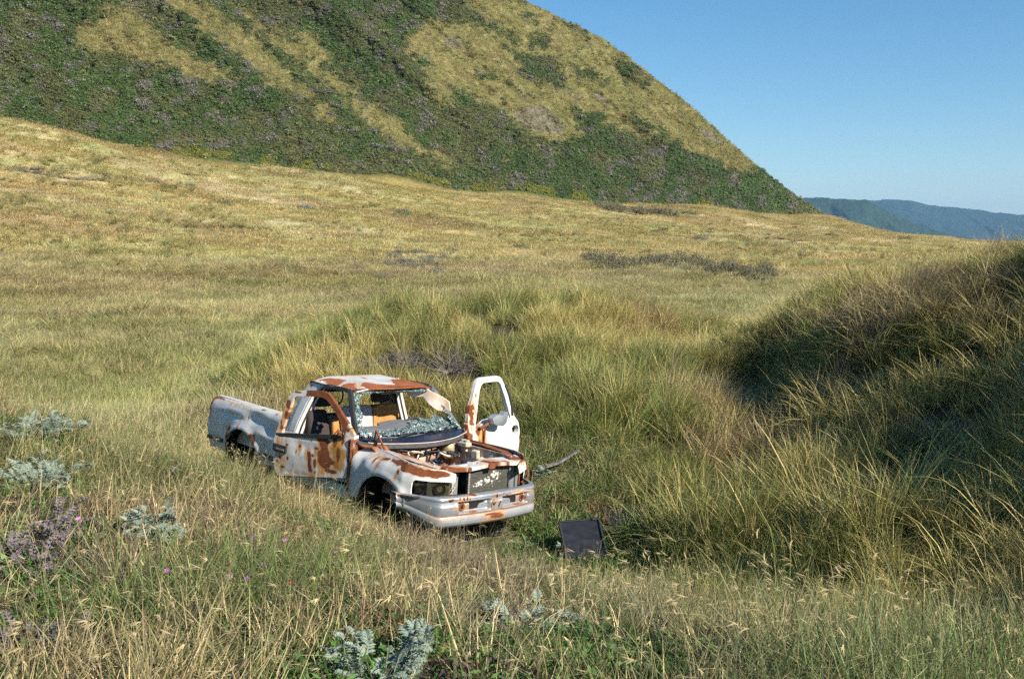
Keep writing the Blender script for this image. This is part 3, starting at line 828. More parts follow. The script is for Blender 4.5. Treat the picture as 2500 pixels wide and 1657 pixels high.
# ---- pale rough tussocks dotted over the plain
x, y = sector(14000, 24, 200, -35, 30, 1.3)
tf = fbm(x * 0.06 + 3, y * 0.12, 381, 4)
keep = (RNG.random(len(x)) < sstep(0.50, 0.62, tf) * 0.9 + 0.03) & (tall_field(x, y) < .3)
x, y = x[keep], y[keep]; n = len(x); z = ground_h(x, y); g2 = RNG.random((n, 1)); r = np.hypot(x, y)
s_ = RNG.uniform(.40, .95, n) * (1 + .004 * r)
tint = np.where(g2 < .45, np.array([0.36, 0.42, 0.20]), np.array([0.16, 0.20, 0.075])) * (.7 + .6 * RNG.random((n, 1)))
scatter('plain_tussocks', np.stack([x, y, z], -1), rotv(x, y, wind(x, y, .8), .25), np.stack([s_ * 1.5, s_ * 1.5, s_ * .8], -1), RNG.integers(0, 5, n), tint, C_MAR,
        'rough grey-green tussocks dotted in drifts over the golden plain', 'tussocks')

# ---- hillside scrub
n = 240000
X = -60 + RNG.random(n) * 925; S = RNG.random(n) ** 0.9 * 1.01
Yp = hill_row(X, S)
pale, rock, yel = hill_zone(X, Yp)
keep = (RNG.random(n) < (1 - pale) * (1 - 0.85 * rock) + 0.02 + 0.55 * (fbm(X * .2, Yp * .25, 369, 3) > .56)) & (Yp > -60)
X, S, Yp, yel, pale = X[keep], S[keep], Yp[keep], yel[keep], pale[keep]; n = len(X)
hx_, hy_, hz_ = hill_grid(X, S)
rr_ = np.hypot(hx_, hy_)
dead = (fbm(X * 0.10, Yp * 0.13, 363, 3) + RNG.normal(0, 0.05, n)) > 0.67
g1 = fbm(X * 0.04, Yp * 0.05, 365, 3)[:, None]
g1 = sstep(.35, .65, g1)
tint = np.array([0.080, 0.135, 0.040]) * (1 - g1) + np.array([0.15, 0.155, 0.065]) * g1
tint = tint * (1 - .5 * pale[:, None]) + np.array([0.19, 0.185, 0.075]) * .5 * pale[:, None]
tint = tint * (0.80 + 0.55 * RNG.random((n, 1))) * (0.75 + 0.7 * fbm(X * .09, Yp * .12, 367, 3)[:, None])
brt = (RNG.random(n) < 0.10)[:, None]
tint = np.where(brt, np.array([0.16, 0.22, 0.075]), tint)
tint = np.where(dead[:, None], np.array([0.22, 0.21, 0.175]) * (0.7 + 0.6 * RNG.random((n, 1))), tint)
tint = np.where((yel > 0.4)[:, None], np.array([0.26, 0.27, 0.045]), tint)
s_ = (0.40 + 0.60 * RNG.random(n) ** 1.7 + 0.9 * (RNG.random(n) < .03)) * (rr_ / 230) ** 0.6 * 0.82 * (0.5 + 0.5 * (1 - pale))
scatter('hillside_scrub', np.stack([hx_, hy_, hz_ - 0.1], -1), rotv(X, X, RNG.random(n) * 6.28, 0.2), np.stack([s_, s_, s_ * (0.5 + 0.4 * RNG.random(n))], -1), np.where(dead, 3, RNG.integers(0, 5, n)), tint, C_SHR,
        'dense dark green coastal scrub with grey dead bushes covering the hillside', 'scrub')
print('scrub', n)

# ---- dry grass on the open spurs of the hill
n = 70000
X = 20 + RNG.random(n) * 800; S = RNG.random(n) * 1.0
Yp = hill_row(X, S)
pale, rock, yel = hill_zone(X, Yp)
keep = (RNG.random(n) < pale * (1 - .8 * rock)) & (Yp > -40) & (pale > .3)
X, S, Yp = X[keep], S[keep], Yp[keep]; n = len(X)
hx_, hy_, hz_ = hill_grid(X, S)
k1 = fbm(X * .12, Yp * .16, 391, 3)[:, None]; k2 = fbm(X * .5 - Yp * .4, Yp * .15, 393, 3)[:, None]
tint = (np.array([0.19, 0.235, 0.075]) * sstep(.35, .55, k1) + np.array([0.29, 0.275, 0.13]) * (1 - sstep(.4, .6, k1))) * (.5 + .9 * k2) * (.75 + .5 * RNG.random((n, 1)))
s_ = RNG.uniform(.9, 1.9, n)
scatter('hill_grass', np.stack([hx_, hy_, hz_], -1), rotv(X, X, RNG.normal(0, 1, n), .25), np.stack([s_, s_, s_ * RNG.uniform(.5, 1.1, n)], -1), RNG.integers(0, 2, n), tint, C_FAR,
        'dry pale grass on the open spurs and upper flank of the hill', 'hill grass')
print('hill grass', n)
# ------------------------------------------------------------------ weathered paint
def paint_material(name, base=(0.76, 0.745, 0.715), rough=0.42, chrome=False, rustcol=None):
    m, nt, N, L, out = mat_new(name)
    p = N.new('ShaderNodeBsdfPrincipled'); L.new(p.outputs[0], out.inputs[0])
    tc = N.new('ShaderNodeTexCoord')
    def noise(s, d=6, r=0.65):
        q = N.new('ShaderNodeTexNoise'); q.inputs['Scale'].default_value = s; q.inputs['Detail'].default_value = d; q.inputs['Roughness'].default_value = r
        L.new(tc.outputs['Object'], q.inputs['Vector']); return q.outputs['Fac']
    def math_(op, a, b=None, c=None, clamp=False):
        q = N.new('ShaderNodeMath'); q.operation = op; q.use_clamp = clamp
        for i, v in enumerate((a, b, c)):
            if v is None: continue
            if isinstance(v, (int, float)): q.inputs[i].default_value = v
            else: L.new(v, q.inputs[i])
        return q.outputs[0]
    def mixc(f, a, b):
        q = N.new('ShaderNodeMix'); q.data_type = 'RGBA'
        if isinstance(f, float): q.inputs[0].default_value = f
        else: L.new(f, q.inputs[0])
        for i, v in ((6, a), (7, b)):
            if isinstance(v, tuple): q.inputs[i].default_value = (*v[:3], 1)
            else: L.new(v, q.inputs[i])
        return q.outputs[2]
    def ramp(v, lo, hi):
        q = N.new('ShaderNodeMapRange'); q.inputs[1].default_value = lo; q.inputs[2].default_value = hi; L.new(v, q.inputs[0]); return q.outputs[0]
    ra = N.new('ShaderNodeAttribute'); ra.attribute_name = 'rust'
    sa = N.new('ShaderNodeAttribute'); sa.attribute_name = 'stain'
    nf = noise(22); nm = noise(7); ns = noise(60, 4)
    smp = N.new('ShaderNodeMapping'); smp.inputs['Scale'].default_value = (26, 26, 3.2); L.new(tc.outputs['Object'], smp.inputs[0])
    snz = N.new('ShaderNodeTexNoise'); snz.inputs['Scale'].default_value = 1.0; snz.inputs['Detail'].default_value = 4; L.new(smp.outputs[0], snz.inputs['Vector'])
    streak = snz.outputs['Fac']
    dirt = ramp(noise(3.5), 0.32, 0.72)
    base_c = mixc(dirt, base, tuple(c * k for c, k in zip(base, (0.72, 0.71, 0.68))))
    # small chips
    chip = ramp(ns, 0.68, 0.72)
    sv = math_('ADD', sa.outputs['Fac'], math_('MULTIPLY', math_('SUBTRACT', streak, 0.5), 1.7))
    stf = math_('MULTIPLY', ramp(sv, 0.18, 0.85), math_('MINIMUM', math_('MULTIPLY', sa.outputs['Fac'], 8.0), 1.0))
    halo = math_('MULTIPLY', ramp(math_('ADD', ra.outputs['Fac'], math_('MULTIPLY', math_('SUBTRACT', nf, 0.5), 0.3)), 0.05, 0.5), 0.55)
    stf = math_('MAXIMUM', stf, halo)
    stc = mixc(ramp(nf, 0.35, 0.65), (0.50, 0.20, 0.035), (0.62, 0.33, 0.10))
    c1 = mixc(stf, base_c, stc)
    rv = math_('ADD', math_('ADD', ra.outputs['Fac'], math_('MULTIPLY', math_('SUBTRACT', nf, 0.5), 0.40)), math_('MULTIPLY', math_('SUBTRACT', streak, 0.5), 0.25))
    rf = math_('MAXIMUM', ramp(rv, 0.42, 0.60), math_('MULTIPLY', chip, 0.75))
    rc = rustcol or ((0.12, 0.034, 0.012), (0.27, 0.082, 0.026))
    rcol = mixc(ramp(nm, 0.35, 0.65), rc[0], rc[1])
    rcol = mixc(ramp(ns, 0.5, 0.75), rcol, (0.09, 0.03, 0.015))
    c2 = mixc(rf, c1, rcol)
    L.new(c2, p.inputs['Base Color'])
    ro = math_('ADD', math_('MULTIPLY', rf, 0.9 - rough), rough)
    ro = math_('ADD', ro, math_('MULTIPLY', math_('SUBTRACT', nf, 0.5), 0.25 if chrome else 0.12))
    L.new(ro, p.inputs['Roughness'])
    if chrome:
        me_ = math_('MULTIPLY', math_('SUBTRACT', 1.0, math_('MAXIMUM', rf, math_('MULTIPLY', stf, 0.8))), 0.55)
        L.new(me_, p.inputs['Metallic'])
    else:
        p.inputs['Specular IOR Level'].default_value = 0.4
    bp_ = N.new('ShaderNodeBump'); bp_.inputs['Strength'].default_value = 0.35; bp_.inputs['Distance'].default_value = 0.004
    L.new(math_('ADD', math_('MULTIPLY', rf, nf), math_('MULTIPLY', nm, 0.3)), bp_.inputs['Height']); L.new(bp_.outputs[0], p.inputs['Normal'])
    return m

M_PAINT = paint_material('weathered_white_paint')
M_ROOF = paint_material('weathered_roof_paint', rustcol=((0.27, 0.075, 0.022), (0.42, 0.135, 0.045)))
M_CHROME = paint_material('tarnished_chrome', base=(0.46, 0.50, 0.56), rough=0.42, chrome=True)
M_VALANCE = paint_material('dull_silver_paint', base=(0.36, 0.375, 0.40), rough=0.5)
M_RUST = simple('rusted_steel', (0.33, 0.10, 0.035), 0.9, noise=0.1, nscale=18, bump=0.5, col2=(0.12, 0.04, 0.02))
M_ORUST = simple('orange_rust', (0.50, 0.19, 0.06), 0.9, nscale=14, bump=0.5, col2=(0.26, 0.08, 0.03))
M_BLACK = simple('faded_black_rubber', (0.022, 0.022, 0.024), 0.55, nscale=20, col2=(0.045, 0.045, 0.045))
M_DARK = simple('dark_cavity', (0.012, 0.011, 0.010), 0.9)  # near-black for dark parts; also stands in for shade inside openings
M_DKGREY = simple('dark_grey_plastic', (0.06, 0.062, 0.068), 0.5, nscale=14, bump=0.2, col2=(0.11, 0.11, 0.115))
M_NAVY = simple('black_cowl_sky_tint', (0.014, 0.020, 0.045), 0.35, nscale=10, bump=0.15, col2=(0.022, 0.03, 0.06))  # black plastic tinted navy: the reflected sky is put into its colour
M_GREY = simple('grey_plastic', (0.25, 0.26, 0.28), 0.6, nscale=9, bump=0.2, col2=(0.17, 0.175, 0.185))
M_LGREY = simple('grey_vinyl', (0.56, 0.52, 0.54), 0.75, nscale=12, bump=0.3, col2=(0.44, 0.41, 0.43))
M_FOAM = simple('orange_seat_foam', (0.55, 0.29, 0.10), 0.95, nscale=16, bump=0.6, col2=(0.48, 0.20, 0.045))
M_SEATDK = simple('dark_seat_cloth', (0.035, 0.030, 0.028), 0.95, nscale=10, bump=0.5, col2=(0.065, 0.05, 0.045))  # one very dark tone for seat backs, headrests and cab floor
M_TAN = simple('tan_liner', (0.42, 0.36, 0.24), 0.9, nscale=14, bump=0.4, col2=(0.30, 0.25, 0.16))
M_WHITE = simple('white_primer', (0.76, 0.71, 0.66), 0.6, nscale=6, bump=0.2, col2=(0.60, 0.44, 0.32))
M_BAY = simple('engine_bay_paint', (0.72, 0.62, 0.54), 0.6, nscale=5, bump=0.3, col2=(0.42, 0.19, 0.08))
M_ALU = simple('dull_aluminium', (0.42, 0.42, 0.41), 0.45, metal=0.6, nscale=20, bump=0.3, col2=(0.20, 0.19, 0.18))
M_BRASS = simple('zinc_plated_steel', (0.50, 0.36, 0.20), 0.45, metal=0.5, nscale=9, col2=(0.28, 0.15, 0.07))
M_PLWHITE = simple('yellowed_plastic', (0.70, 0.66, 0.55), 0.5, nscale=12, col2=(0.45, 0.38, 0.26))
M_TYRE = simple('weathered_tyre', (0.055, 0.055, 0.055), 0.9, nscale=24, bump=0.6, col2=(0.12, 0.115, 0.105))

def glass_mat():
    m, nt, N, L, out = mat_new('crazed_windscreen_glass')
    tc = N.new('ShaderNodeTexCoord')
    v = N.new('ShaderNodeTexVoronoi'); v.inputs['Scale'].default_value = 62; v.feature = 'F1'
    L.new(tc.outputs['Object'], v.inputs['Vector'])
    v2 = N.new('ShaderNodeTexVoronoi'); v2.inputs['Scale'].default_value = 62; v2.feature = 'DISTANCE_TO_EDGE'
    L.new(tc.outputs['Object'], v2.inputs['Vector'])
    sp = N.new('ShaderNodeSeparateColor'); L.new(v.outputs['Color'], sp.inputs[0])
    cr = N.new('ShaderNodeValToRGB'); e = cr.color_ramp.elements
    e[0].position = 0.0; e[0].color = (0.012, 0.045, 0.05, 1); e[1].position = 1.0; e[1].color = (0.60, 0.66, 0.62, 1)
    q = cr.color_ramp.elements.new(0.45); q.color = (0.03, 0.07, 0.075, 1)
    q = cr.color_ramp.elements.new(0.75); q.color = (0.15, 0.225, 0.215, 1)
    L.new(sp.outputs[0], cr.inputs[0])
    mr = N.new('ShaderNodeMapRange'); mr.inputs[1].default_value = 0.0; mr.inputs[2].default_value = 0.10
    L.new(v2.outputs['Distance'], mr.inputs[0])
    mx = N.new('ShaderNodeMix'); mx.data_type = 'RGBA'; mx.inputs[6].default_value = (0.34, 0.42, 0.39, 1)
    L.new(mr.outputs[0], mx.inputs[0]); L.new(cr.outputs[0], mx.inputs[7])
    p = N.new('ShaderNodeBsdfPrincipled'); p.inputs['Roughness'].default_value = 0.18; p.inputs['Specular IOR Level'].default_value = 0.8
    L.new(mx.outputs[2], p.inputs['Base Color'])
    b = N.new('ShaderNodeBump'); b.inputs['Strength'].default_value = 1.0; b.inputs['Distance'].default_value = 0.02
    L.new(sp.outputs[1], b.inputs['Height']); L.new(b.outputs[0], p.inputs['Normal'])
    L.new(p.outputs[0], out.inputs[0])
    return m
M_GLASS = glass_mat()

def lens_mat():
    m, nt, N, L, out = mat_new('cloudy_headlight_lens')
    p = N.new('ShaderNodeBsdfPrincipled'); p.inputs['Base Color'].default_value = (0.03, 0.03, 0.025, 1); p.inputs['Roughness'].default_value = 0.12
    t = N.new('ShaderNodeBsdfTransparent'); t.inputs[0].default_value = (0.85, 0.84, 0.76, 1)
    ms = N.new('ShaderNodeMixShader'); ms.inputs[0].default_value = 0.12
    L.new(t.outputs[0], ms.inputs[1]); L.new(p.outputs[0], ms.inputs[2]); L.new(ms.outputs[0], out.inputs[0])
    return m
M_LENS = lens_mat()

def fins_mat(name, axis_scale, dark, light, patches=True):
    m, nt, N, L, out = mat_new(name)
    tc = N.new('ShaderNodeTexCoord')
    mp = N.new('ShaderNodeMapping'); mp.inputs['Scale'].default_value = axis_scale; L.new(tc.outputs['Object'], mp.inputs[0])
    n = N.new('ShaderNodeTexNoise'); n.inputs['Scale'].default_value = 1.0; n.inputs['Detail'].default_value = 5; L.new(mp.outputs[0], n.inputs['Vector'])
    mr = N.new('ShaderNodeMapRange'); mr.inputs[1].default_value = 0.3; mr.inputs[2].default_value = 0.75; L.new(n.outputs['Fac'], mr.inputs[0])
    mx = N.new('ShaderNodeMix'); mx.data_type = 'RGBA'; mx.inputs[6].default_value = (*dark, 1); mx.inputs[7].default_value = (*light, 1)
    L.new(mr.outputs[0], mx.inputs[0])
    p = N.new('ShaderNodeBsdfPrincipled'); p.inputs['Roughness'].default_value = 0.6
    col = mx.outputs[2]
    if patches:
        ra = N.new('ShaderNodeAttribute'); ra.attribute_name = 'rust'
        n2 = N.new('ShaderNodeTexNoise'); n2.inputs['Scale'].default_value = 26; n2.inputs['Detail'].default_value = 4; L.new(tc.outputs['Object'], n2.inputs['Vector'])
        a = N.new('ShaderNodeMath'); a.operation = 'MULTIPLY'; L.new(ra.outputs['Fac'], a.inputs[0]); L.new(n2.outputs['Fac'], a.inputs[1])
        m2 = N.new('ShaderNodeMapRange'); m2.inputs[1].default_value = 0.34; m2.inputs[2].default_value = 0.40; L.new(a.outputs[0], m2.inputs[0])
        x2 = N.new('ShaderNodeMix'); x2.data_type = 'RGBA'; L.new(m2.outputs[0], x2.inputs[0]); L.new(col, x2.inputs[6]); x2.inputs[7].default_value = (0.62, 0.60, 0.54, 1)
        col = x2.outputs[2]
    L.new(col, p.inputs['Base Color']); L.new(p.outputs[0], out.inputs[0])
    return m
M_FINS = fins_mat('scratched_radiator_fins', (6, 9, 170), (0.035, 0.036, 0.030), (0.115, 0.115, 0.095))
M_FINS2 = fins_mat('black_radiator_fins', (6, 9, 9), (0.018, 0.020, 0.030), (0.05, 0.053, 0.070), False)

# ------------------------------------------------------------------ shape builders
def mask(s, z, items):
    """field for rust or stain: 0.5 on the edge of each patch, more inside"""
    f = np.zeros(len(s))
    nx = (fbm(s * 14, z * 14, 401, 3) - 0.5); nz = (fbm(s * 14, z * 14, 407, 3) - 0.5)
    for it in items:
        if it[0] == 'poly':
            _, poly, soft, wob = it[:4]
            d = poly_sd(s + nx * wob, z + nz * wob, poly)
            f = np.maximum(f, np.clip(0.5 + d / soft, 0, 1) * (it[4] if len(it) > 4 else 1))
        elif it[0] == 'dot':
            _, cx, cz, rx, rz = it[:5]
            d = np.hypot((s + nx * (rx * .9 + .008) - cx) / rx, (z + nz * (rz * .9 + .008) - cz) / rz)
            f = np.maximum(f, np.clip(1.0 - d * 0.5, 0, 1) * (it[5] if len(it) > 5 else 1))
    return f

def plate(name, outer, holes, f3, mat, parent, step=0.03, thick=0.02, rust=None, stain=None, smooth=True, mat_in=None):
    """sheet-metal piece: outline with openings in (s, z), bent into place by f3(s, z, depth)"""
    loops = [outer] + list(holes)
    pts = [Vector((p[0], p[1], 0)) for lp in loops for p in lp]
    tris = tessellate_polygon([[Vector((p[0], p[1], 0)) for p in lp] for lp in loops])
    bm = bmesh.new()
    vs = [bm.verts.new(p) for p in pts]
    for t in tris:
        try: bm.faces.new([vs[i] for i in t])
        except ValueError: pass
    x0, x1 = min(p[0] for p in outer), max(p[0] for p in outer)
    z0, z1 = min(p[1] for p in outer), max(p[1] for p in outer)
    for k in range(1, int((x1 - x0) / step) + 1):
        bmesh.ops.bisect_plane(bm, geom=bm.verts[:] + bm.edges[:] + bm.faces[:], dist=1e-5, plane_co=(x0 + k * step, 0, 0), plane_no=(1, 0, 0))
    for k in range(1, int((z1 - z0) / step) + 1):
        bmesh.ops.bisect_plane(bm, geom=bm.verts[:] + bm.edges[:] + bm.faces[:], dist=1e-5, plane_co=(0, z0 + k * step, 0), plane_no=(0, 1, 0))
    bmesh.ops.recalc_face_normals(bm, faces=bm.faces[:])
    if bm.faces and sum(f.normal.z for f in bm.faces) < 0:
        bmesh.ops.reverse_faces(bm, faces=bm.faces[:])
    bm.verts.index_update()
    s = np.array([v.co.x for v in bm.verts]); z = np.array([v.co.y for v in bm.verts])
    n = len(s)
    F = [[v.index for v in f.verts] for f in bm.faces]
    E_ = [(e.verts[0].index, e.verts[1].index) for e in bm.edges if len(e.link_faces) == 1]
    bm.free()
    top = f3(s, z, np.zeros(n)); back = f3(s, z, np.full(n, thick))
    ru = mask(s, z, rust) if rust else np.zeros(n)
    stn = mask(s, z, stain) if stain else np.zeros(n)
    # rim duplicates keep the edge crisp
    V = [top, back]; nv = 2 * n
    faces = F + [[i + n for i in reversed(f)] for f in F]
    rim = sorted({i for e in E_ for i in e}); ri = {i: k for k, i in enumerate(rim)}
    V += [top[rim], back[rim]]; m = len(rim)
    faces += [[nv + ri[a], nv + ri[b], nv + m + ri[b], nv + m + ri[a]] for a, b in E_]
    V = np.concatenate(V)
    ru = np.concatenate([ru, ru, ru[rim], ru[rim]]); stn = np.concatenate([stn, stn, stn[rim], stn[rim]])
    mats = [mat] + ([mat_in] if mat_in else [])
    mi = [0] * len(F) + [1 if mat_in else 0] * len(F) + [0] * len(E_)
    return make_mesh(name, V, faces, None, parent, smooth, {'rust': ru, 'stain': stn}, mats=mats, midx=mi)

class MB:
    def __init__(s): s.v = []; s.f = []; s.marks = []
    def add(s, v, f):
        s.marks.append((len(s.v), len(s.f)))
        n = len(s.v); s.v += [tuple(p) for p in v]; s.f += [[i + n for i in q] for q in f]; return s
    def box(s, c, size, rot=(0, 0, 0), taper=1.0, bev=0.0):
        M = Euler(rot).to_matrix(); hx, hy, hz = size[0] / 2, size[1] / 2, size[2] / 2
        b = min(bev, hx * .45, hy * .45, hz * .45)
        if b <= 0:
            v = [Vector((x * hx * (taper if z > 0 else 1), y * hy * (taper if z > 0 else 1), z * hz)) for z in (-1, 1) for x, y in ((-1, -1), (1, -1), (1, 1), (-1, 1))]
            f = [(3, 2, 1, 0), (4, 5, 6, 7), (0, 1, 5, 4), (1, 2, 6, 5), (2, 3, 7, 6), (3, 0, 4, 7)]
        else:
            v = []; rings = [(-hz, b), (-hz + b, 0), (hz - b, 0), (hz, b)]
            for z, q in rings:
                k = taper if z > 0 else 1
                ax, ay = (hx - q) * k, (hy - q) * k
                c_ = b if q == 0 else b * 0.4
                for x, y in ((-ax + c_, -ay), (ax - c_, -ay), (ax, -ay + c_), (ax, ay - c_), (ax - c_, ay), (-ax + c_, ay), (-ax, ay - c_), (-ax, -ay + c_)):
                    v.append(Vector((x, y, z)))
            f = [tuple(range(7, -1, -1)), tuple(range(24, 32))]
            for r in range(3):
                for i in range(8):
                    j = (i + 1) % 8
                    f.append((r * 8 + i, r * 8 + j, r * 8 + 8 + j, r * 8 + 8 + i))
        return s.add([M @ p + Vector(c) for p in v], f)
    def tube(s, pts, r, n=8, cap=True, flat=None):
        pts = [Vector(p) for p in pts]; m = len(pts); rr = r if isinstance(r, (list, tuple)) else [r] * m
        v = []; prev = None
        for i, p in enumerate(pts):
            d = (pts[min(i + 1, m - 1)] - pts[max(i - 1, 0)]).normalized()
            u = d.orthogonal().normalized() if prev is None else (prev - d * prev.dot(d)).normalized()
            prev = u; w = d.cross(u)
            for k in range(n):
                a = 2 * math.pi * k / n + math.pi / n
                v.append(p + (u * math.cos(a) + w * math.sin(a) * (flat or 1)) * rr[i])
        f = []
        for i in range(m - 1):
            for k in range(n):
                k2 = (k + 1) % n
                f.append((i * n + k, i * n + k2, (i + 1) * n + k2, (i + 1) * n + k))
        if cap: f += [tuple(range(n - 1, -1, -1)), tuple(range((m - 1) * n, m * n))]
        return s.add(v, f)
    def lathe(s, c, axis, prof, n=24):
        """prof: list of (radius, offset along axis)"""
        ax = Vector(axis).normalized(); u = ax.orthogonal().normalized(); w = ax.cross(u); c = Vector(c); v = []
        for r, o in prof:
            for k in range(n):
                a = 2 * math.pi * k / n
                v.append(c + ax * o + (u * math.cos(a) + w * math.sin(a)) * r)
        f = []
        for i in range(len(prof) - 1):
            for k in range(n):
                k2 = (k + 1) % n
                f.append((i * n + k, i * n + k2, (i + 1) * n + k2, (i + 1) * n + k))
        return s.add(v, f)
    def sweep(s, pts, prof_w, prof_d, nrm):
        """rectangular bar along pts; nrm gives the width direction at each point"""
        pts = [Vector(p) for p in pts]; v = []; m = len(pts)
        for i, p in enumerate(pts):
            d = (pts[min(i + 1, m - 1)] - pts[max(i - 1, 0)]).normalized()
            w = Vector(nrm[i] if isinstance(nrm, list) else nrm); w = (w - d * w.dot(d)).normalized(); e = d.cross(w)
            for a, b in ((-1, -1), (1, -1), (1, 1), (-1, 1)):
                v.append(p + w * a * prof_w / 2 + e * b * prof_d / 2)
        f = [(3, 2, 1, 0), tuple(range((m - 1) * 4, m * 4))]
        for i in range(m - 1):
            for k in range(4):
                k2 = (k + 1) % 4
                f.append((i * 4 + k, i * 4 + k2, i * 4 + 4 + k2, i * 4 + 4 + k))
        return s.add(v, f)
    def build_each(s, name, mat, parent, smooth=False):
        """one object per added piece"""
        out = []
        for a, b, c, d in s.cuts():
            out.append(make_mesh(name, s.v[a:b], [[i - a for i in q] for q in s.f[c:d]], mat, parent, smooth))
        return out
    def cuts(s):
        return [(a[0], b[0], a[1], b[1]) for a, b in zip(s.marks, s.marks[1:] + [(len(s.v), len(s.f))])]
    def build(s, name, mat, parent, smooth=False, attrs=None):
        return make_mesh(name, s.v, s.f, mat, parent, smooth, attrs)

def smooth_path(pts, n=6):
    """Catmull-Rom through the points"""
    P = [np.array(p, float) for p in pts]; P = [2 * P[0] - P[1]] + P + [2 * P[-1] - P[-2]]; out = []
    for i in range(1, len(P) - 2):
        for k in range(n):
            t = k / n
            out.append(0.5 * ((2 * P[i]) + (P[i + 1] - P[i - 1]) * t + (2 * P[i - 1] - 5 * P[i] + 4 * P[i + 1] - P[i + 2]) * t * t + (3 * P[i] - P[i - 1] - 3 * P[i + 1] + P[i + 2]) * t ** 3))
    out.append(P[-2]); return [tuple(p) for p in out]

# ------------------------------------------------------------------ the truck
TRUCK = empty('pickup_truck')
tag(TRUCK, 'abandoned rusty white pickup truck with open doors and no bonnet, sunk in the grass', 'pickup truck')
Rm = Matrix(((0.686, 0.725, 0.063), (-0.727, 0.686, 0.02), (-0.029, -0.06, 0.998)))
q_ = Rm.to_quaternion(); q_.normalize()
TRUCK.rotation_mode = 'QUATERNION'
TRUCK.rotation_quaternion = q_
TRUCK.location = (-0.955, 12.497, 0.0)
T = TRUCK
def interp(x, xs, ys): return np.interp(x, xs, ys)
def gauss(s, z, cx, cz, rx, rz): return np.exp(-((s - cx) / rx) ** 2 - ((z - cz) / rz) ** 2)

# ---- bed sides
def arch(cx, cz, r, a0, a1, n=14, rz=None):
    return [(cx + r * math.cos(math.radians(a0 + (a1 - a0) * k / n)), cz + (rz or r) * math.sin(math.radians(a0 + (a1 - a0) * k / n))) for k in range(n + 1)]
RAX = -3.22; FAX = 0.10
for side in (-1,):
    out = [(-4.22, 0.52), (-4.24, 0.75), (-4.22, 1.20), (-4.205, 1.265), (-4.0, 1.272), (-3.3, 1.278), (-2.31, 1.288), (-2.285, 1.26), (-2.27, 0.9), (-2.27, 0.55), (-2.70, 0.55)]
    out += arch(RAX, 0.50, 0.50, 6, 174, 16, 0.44) + [(-3.74, 0.52)]
    def f(s, z, d, side=side):
        y = interp(z, [0.45, 0.60, 0.70, 0.78, 0.95, 1.10, 1.18, 1.24, 1.27, 1.295], [0.935, .965, .985, .998, 1.0, 0.985, .968, .94, .905, .84])
        if side < 0:   # long creases and dents
            y = y - 0.070 * gauss(s, z, -2.92, 1.13, 0.26, 0.07) - 0.060 * gauss(s, z, -2.45, 1.04, 0.17, 0.10) - 0.050 * gauss(s, z, -3.55, 1.09, 0.30, 0.035) + 0.018 * gauss(s, z, -3.5, 1.12, .5, .05) + 0.015 * gauss(s, z, -2.7, .95, .3, .05)
            y = y + 0.008 * (fbm(s * 3, z * 4, 501, 3) - .5) * 2
        # flared wheel lip
        rr = np.hypot(s - RAX, (z - 0.50) * 0.50 / 0.44)
        y = y + 0.035 * np.exp(-((rr - 0.515) / 0.055) ** 2) * (z > 0.5)
        return np.stack([s, side * (y - d), z], -1)
    rust = [('poly', [(-4.26, 0.95), (-4.17, 1.15), (-4.19, 1.24), (-4.05, 1.262), (-4.03, 1.30), (-4.3, 1.3)], 0.06, 0.05),
            ('dot', -3.62, 0.80, 0.035, 0.12), ('dot', -3.55, 0.90, 0.05, 0.03), ('dot', -2.90, 0.90, 0.06, 0.03), ('dot', -2.84, 0.84, 0.03, 0.05), ('dot', -3.31, 1.06, 0.014, 0.02), ('dot', -3.31, 0.98, 0.012, 0.06),
            ('dot', -3.64, 1.25, .07, .006), ('dot', -3.42, 1.265, .02, .006), ('dot', -2.8, 1.27, .06, .007), ('dot', -2.45, 1.265, .04, .008), ('dot', -3.98, 1.262, .09, .008), ('dot', -3.12, 1.12, .014, .035), ('dot', -3.95, 1.02, .012, .03), ('dot', -2.6, .82, .015, .02), ('dot', -2.3, .95, .02, .12)]
    st = [('dot', -4.2, 1.1, 0.06, 0.22, .8), ('poly', [(-3.33, 0.92), (-3.29, 0.92), (-3.28, 1.08), (-3.32, 1.08)], 0.05, 0.02), ('dot', -3.6, .85, .07, .12, .9), ('dot', -3.6, 1.25, .5, .03, .6), ('dot', -2.5, .62, .3, .05, .5)]
    if side > 0: rust = rust[:2]; st = st[:1]
    o = plate('bed_side', out, [], f, M_PAINT, T, 0.035, 0.025, rust, st, mat_in=M_PAINT)
    mb = MB()   # rail inner face and inner bed wall
    mb.box((-3.255, side * 0.80, 0.96), (1.90, 0.03, 0.60)); mb.box((-3.255, side * 0.825, 1.274), (1.92, 0.07, 0.02), bev=.006)
    mb.build('bed_inner_wall', M_PAINT, T)
    mb = MB()   # rubbing strip along the lower body
    for a, b in ((-4.235, -3.755), (-2.70, -2.28)):
        mb.box(((a + b) / 2, side * 1.0, 0.675), (b - a, 0.022, 0.05), bev=.008)
    mb.build_each('rubbing_strip', M_BLACK, T)
    mb = MB()   # inner wheel housing
    P = [(RAX + 0.515 * math.cos(math.radians(a)), 0.49 + 0.455 * math.sin(math.radians(a))) for a in range(-70, 251, 16)]
    v = []; fcs = []
    for (px, pz) in P: v += [(px, side * 0.968, pz), (px, side * 0.62, pz)]
    for i in range(len(P) - 1): fcs.append((2 * i, 2 * i + 1, 2 * i + 3, 2 * i + 2))
    fcs.append(tuple(2 * i + 1 for i in range(len(P))))
    mb.add(v, fcs).build('wheel_housing', M_DARK, T, True)
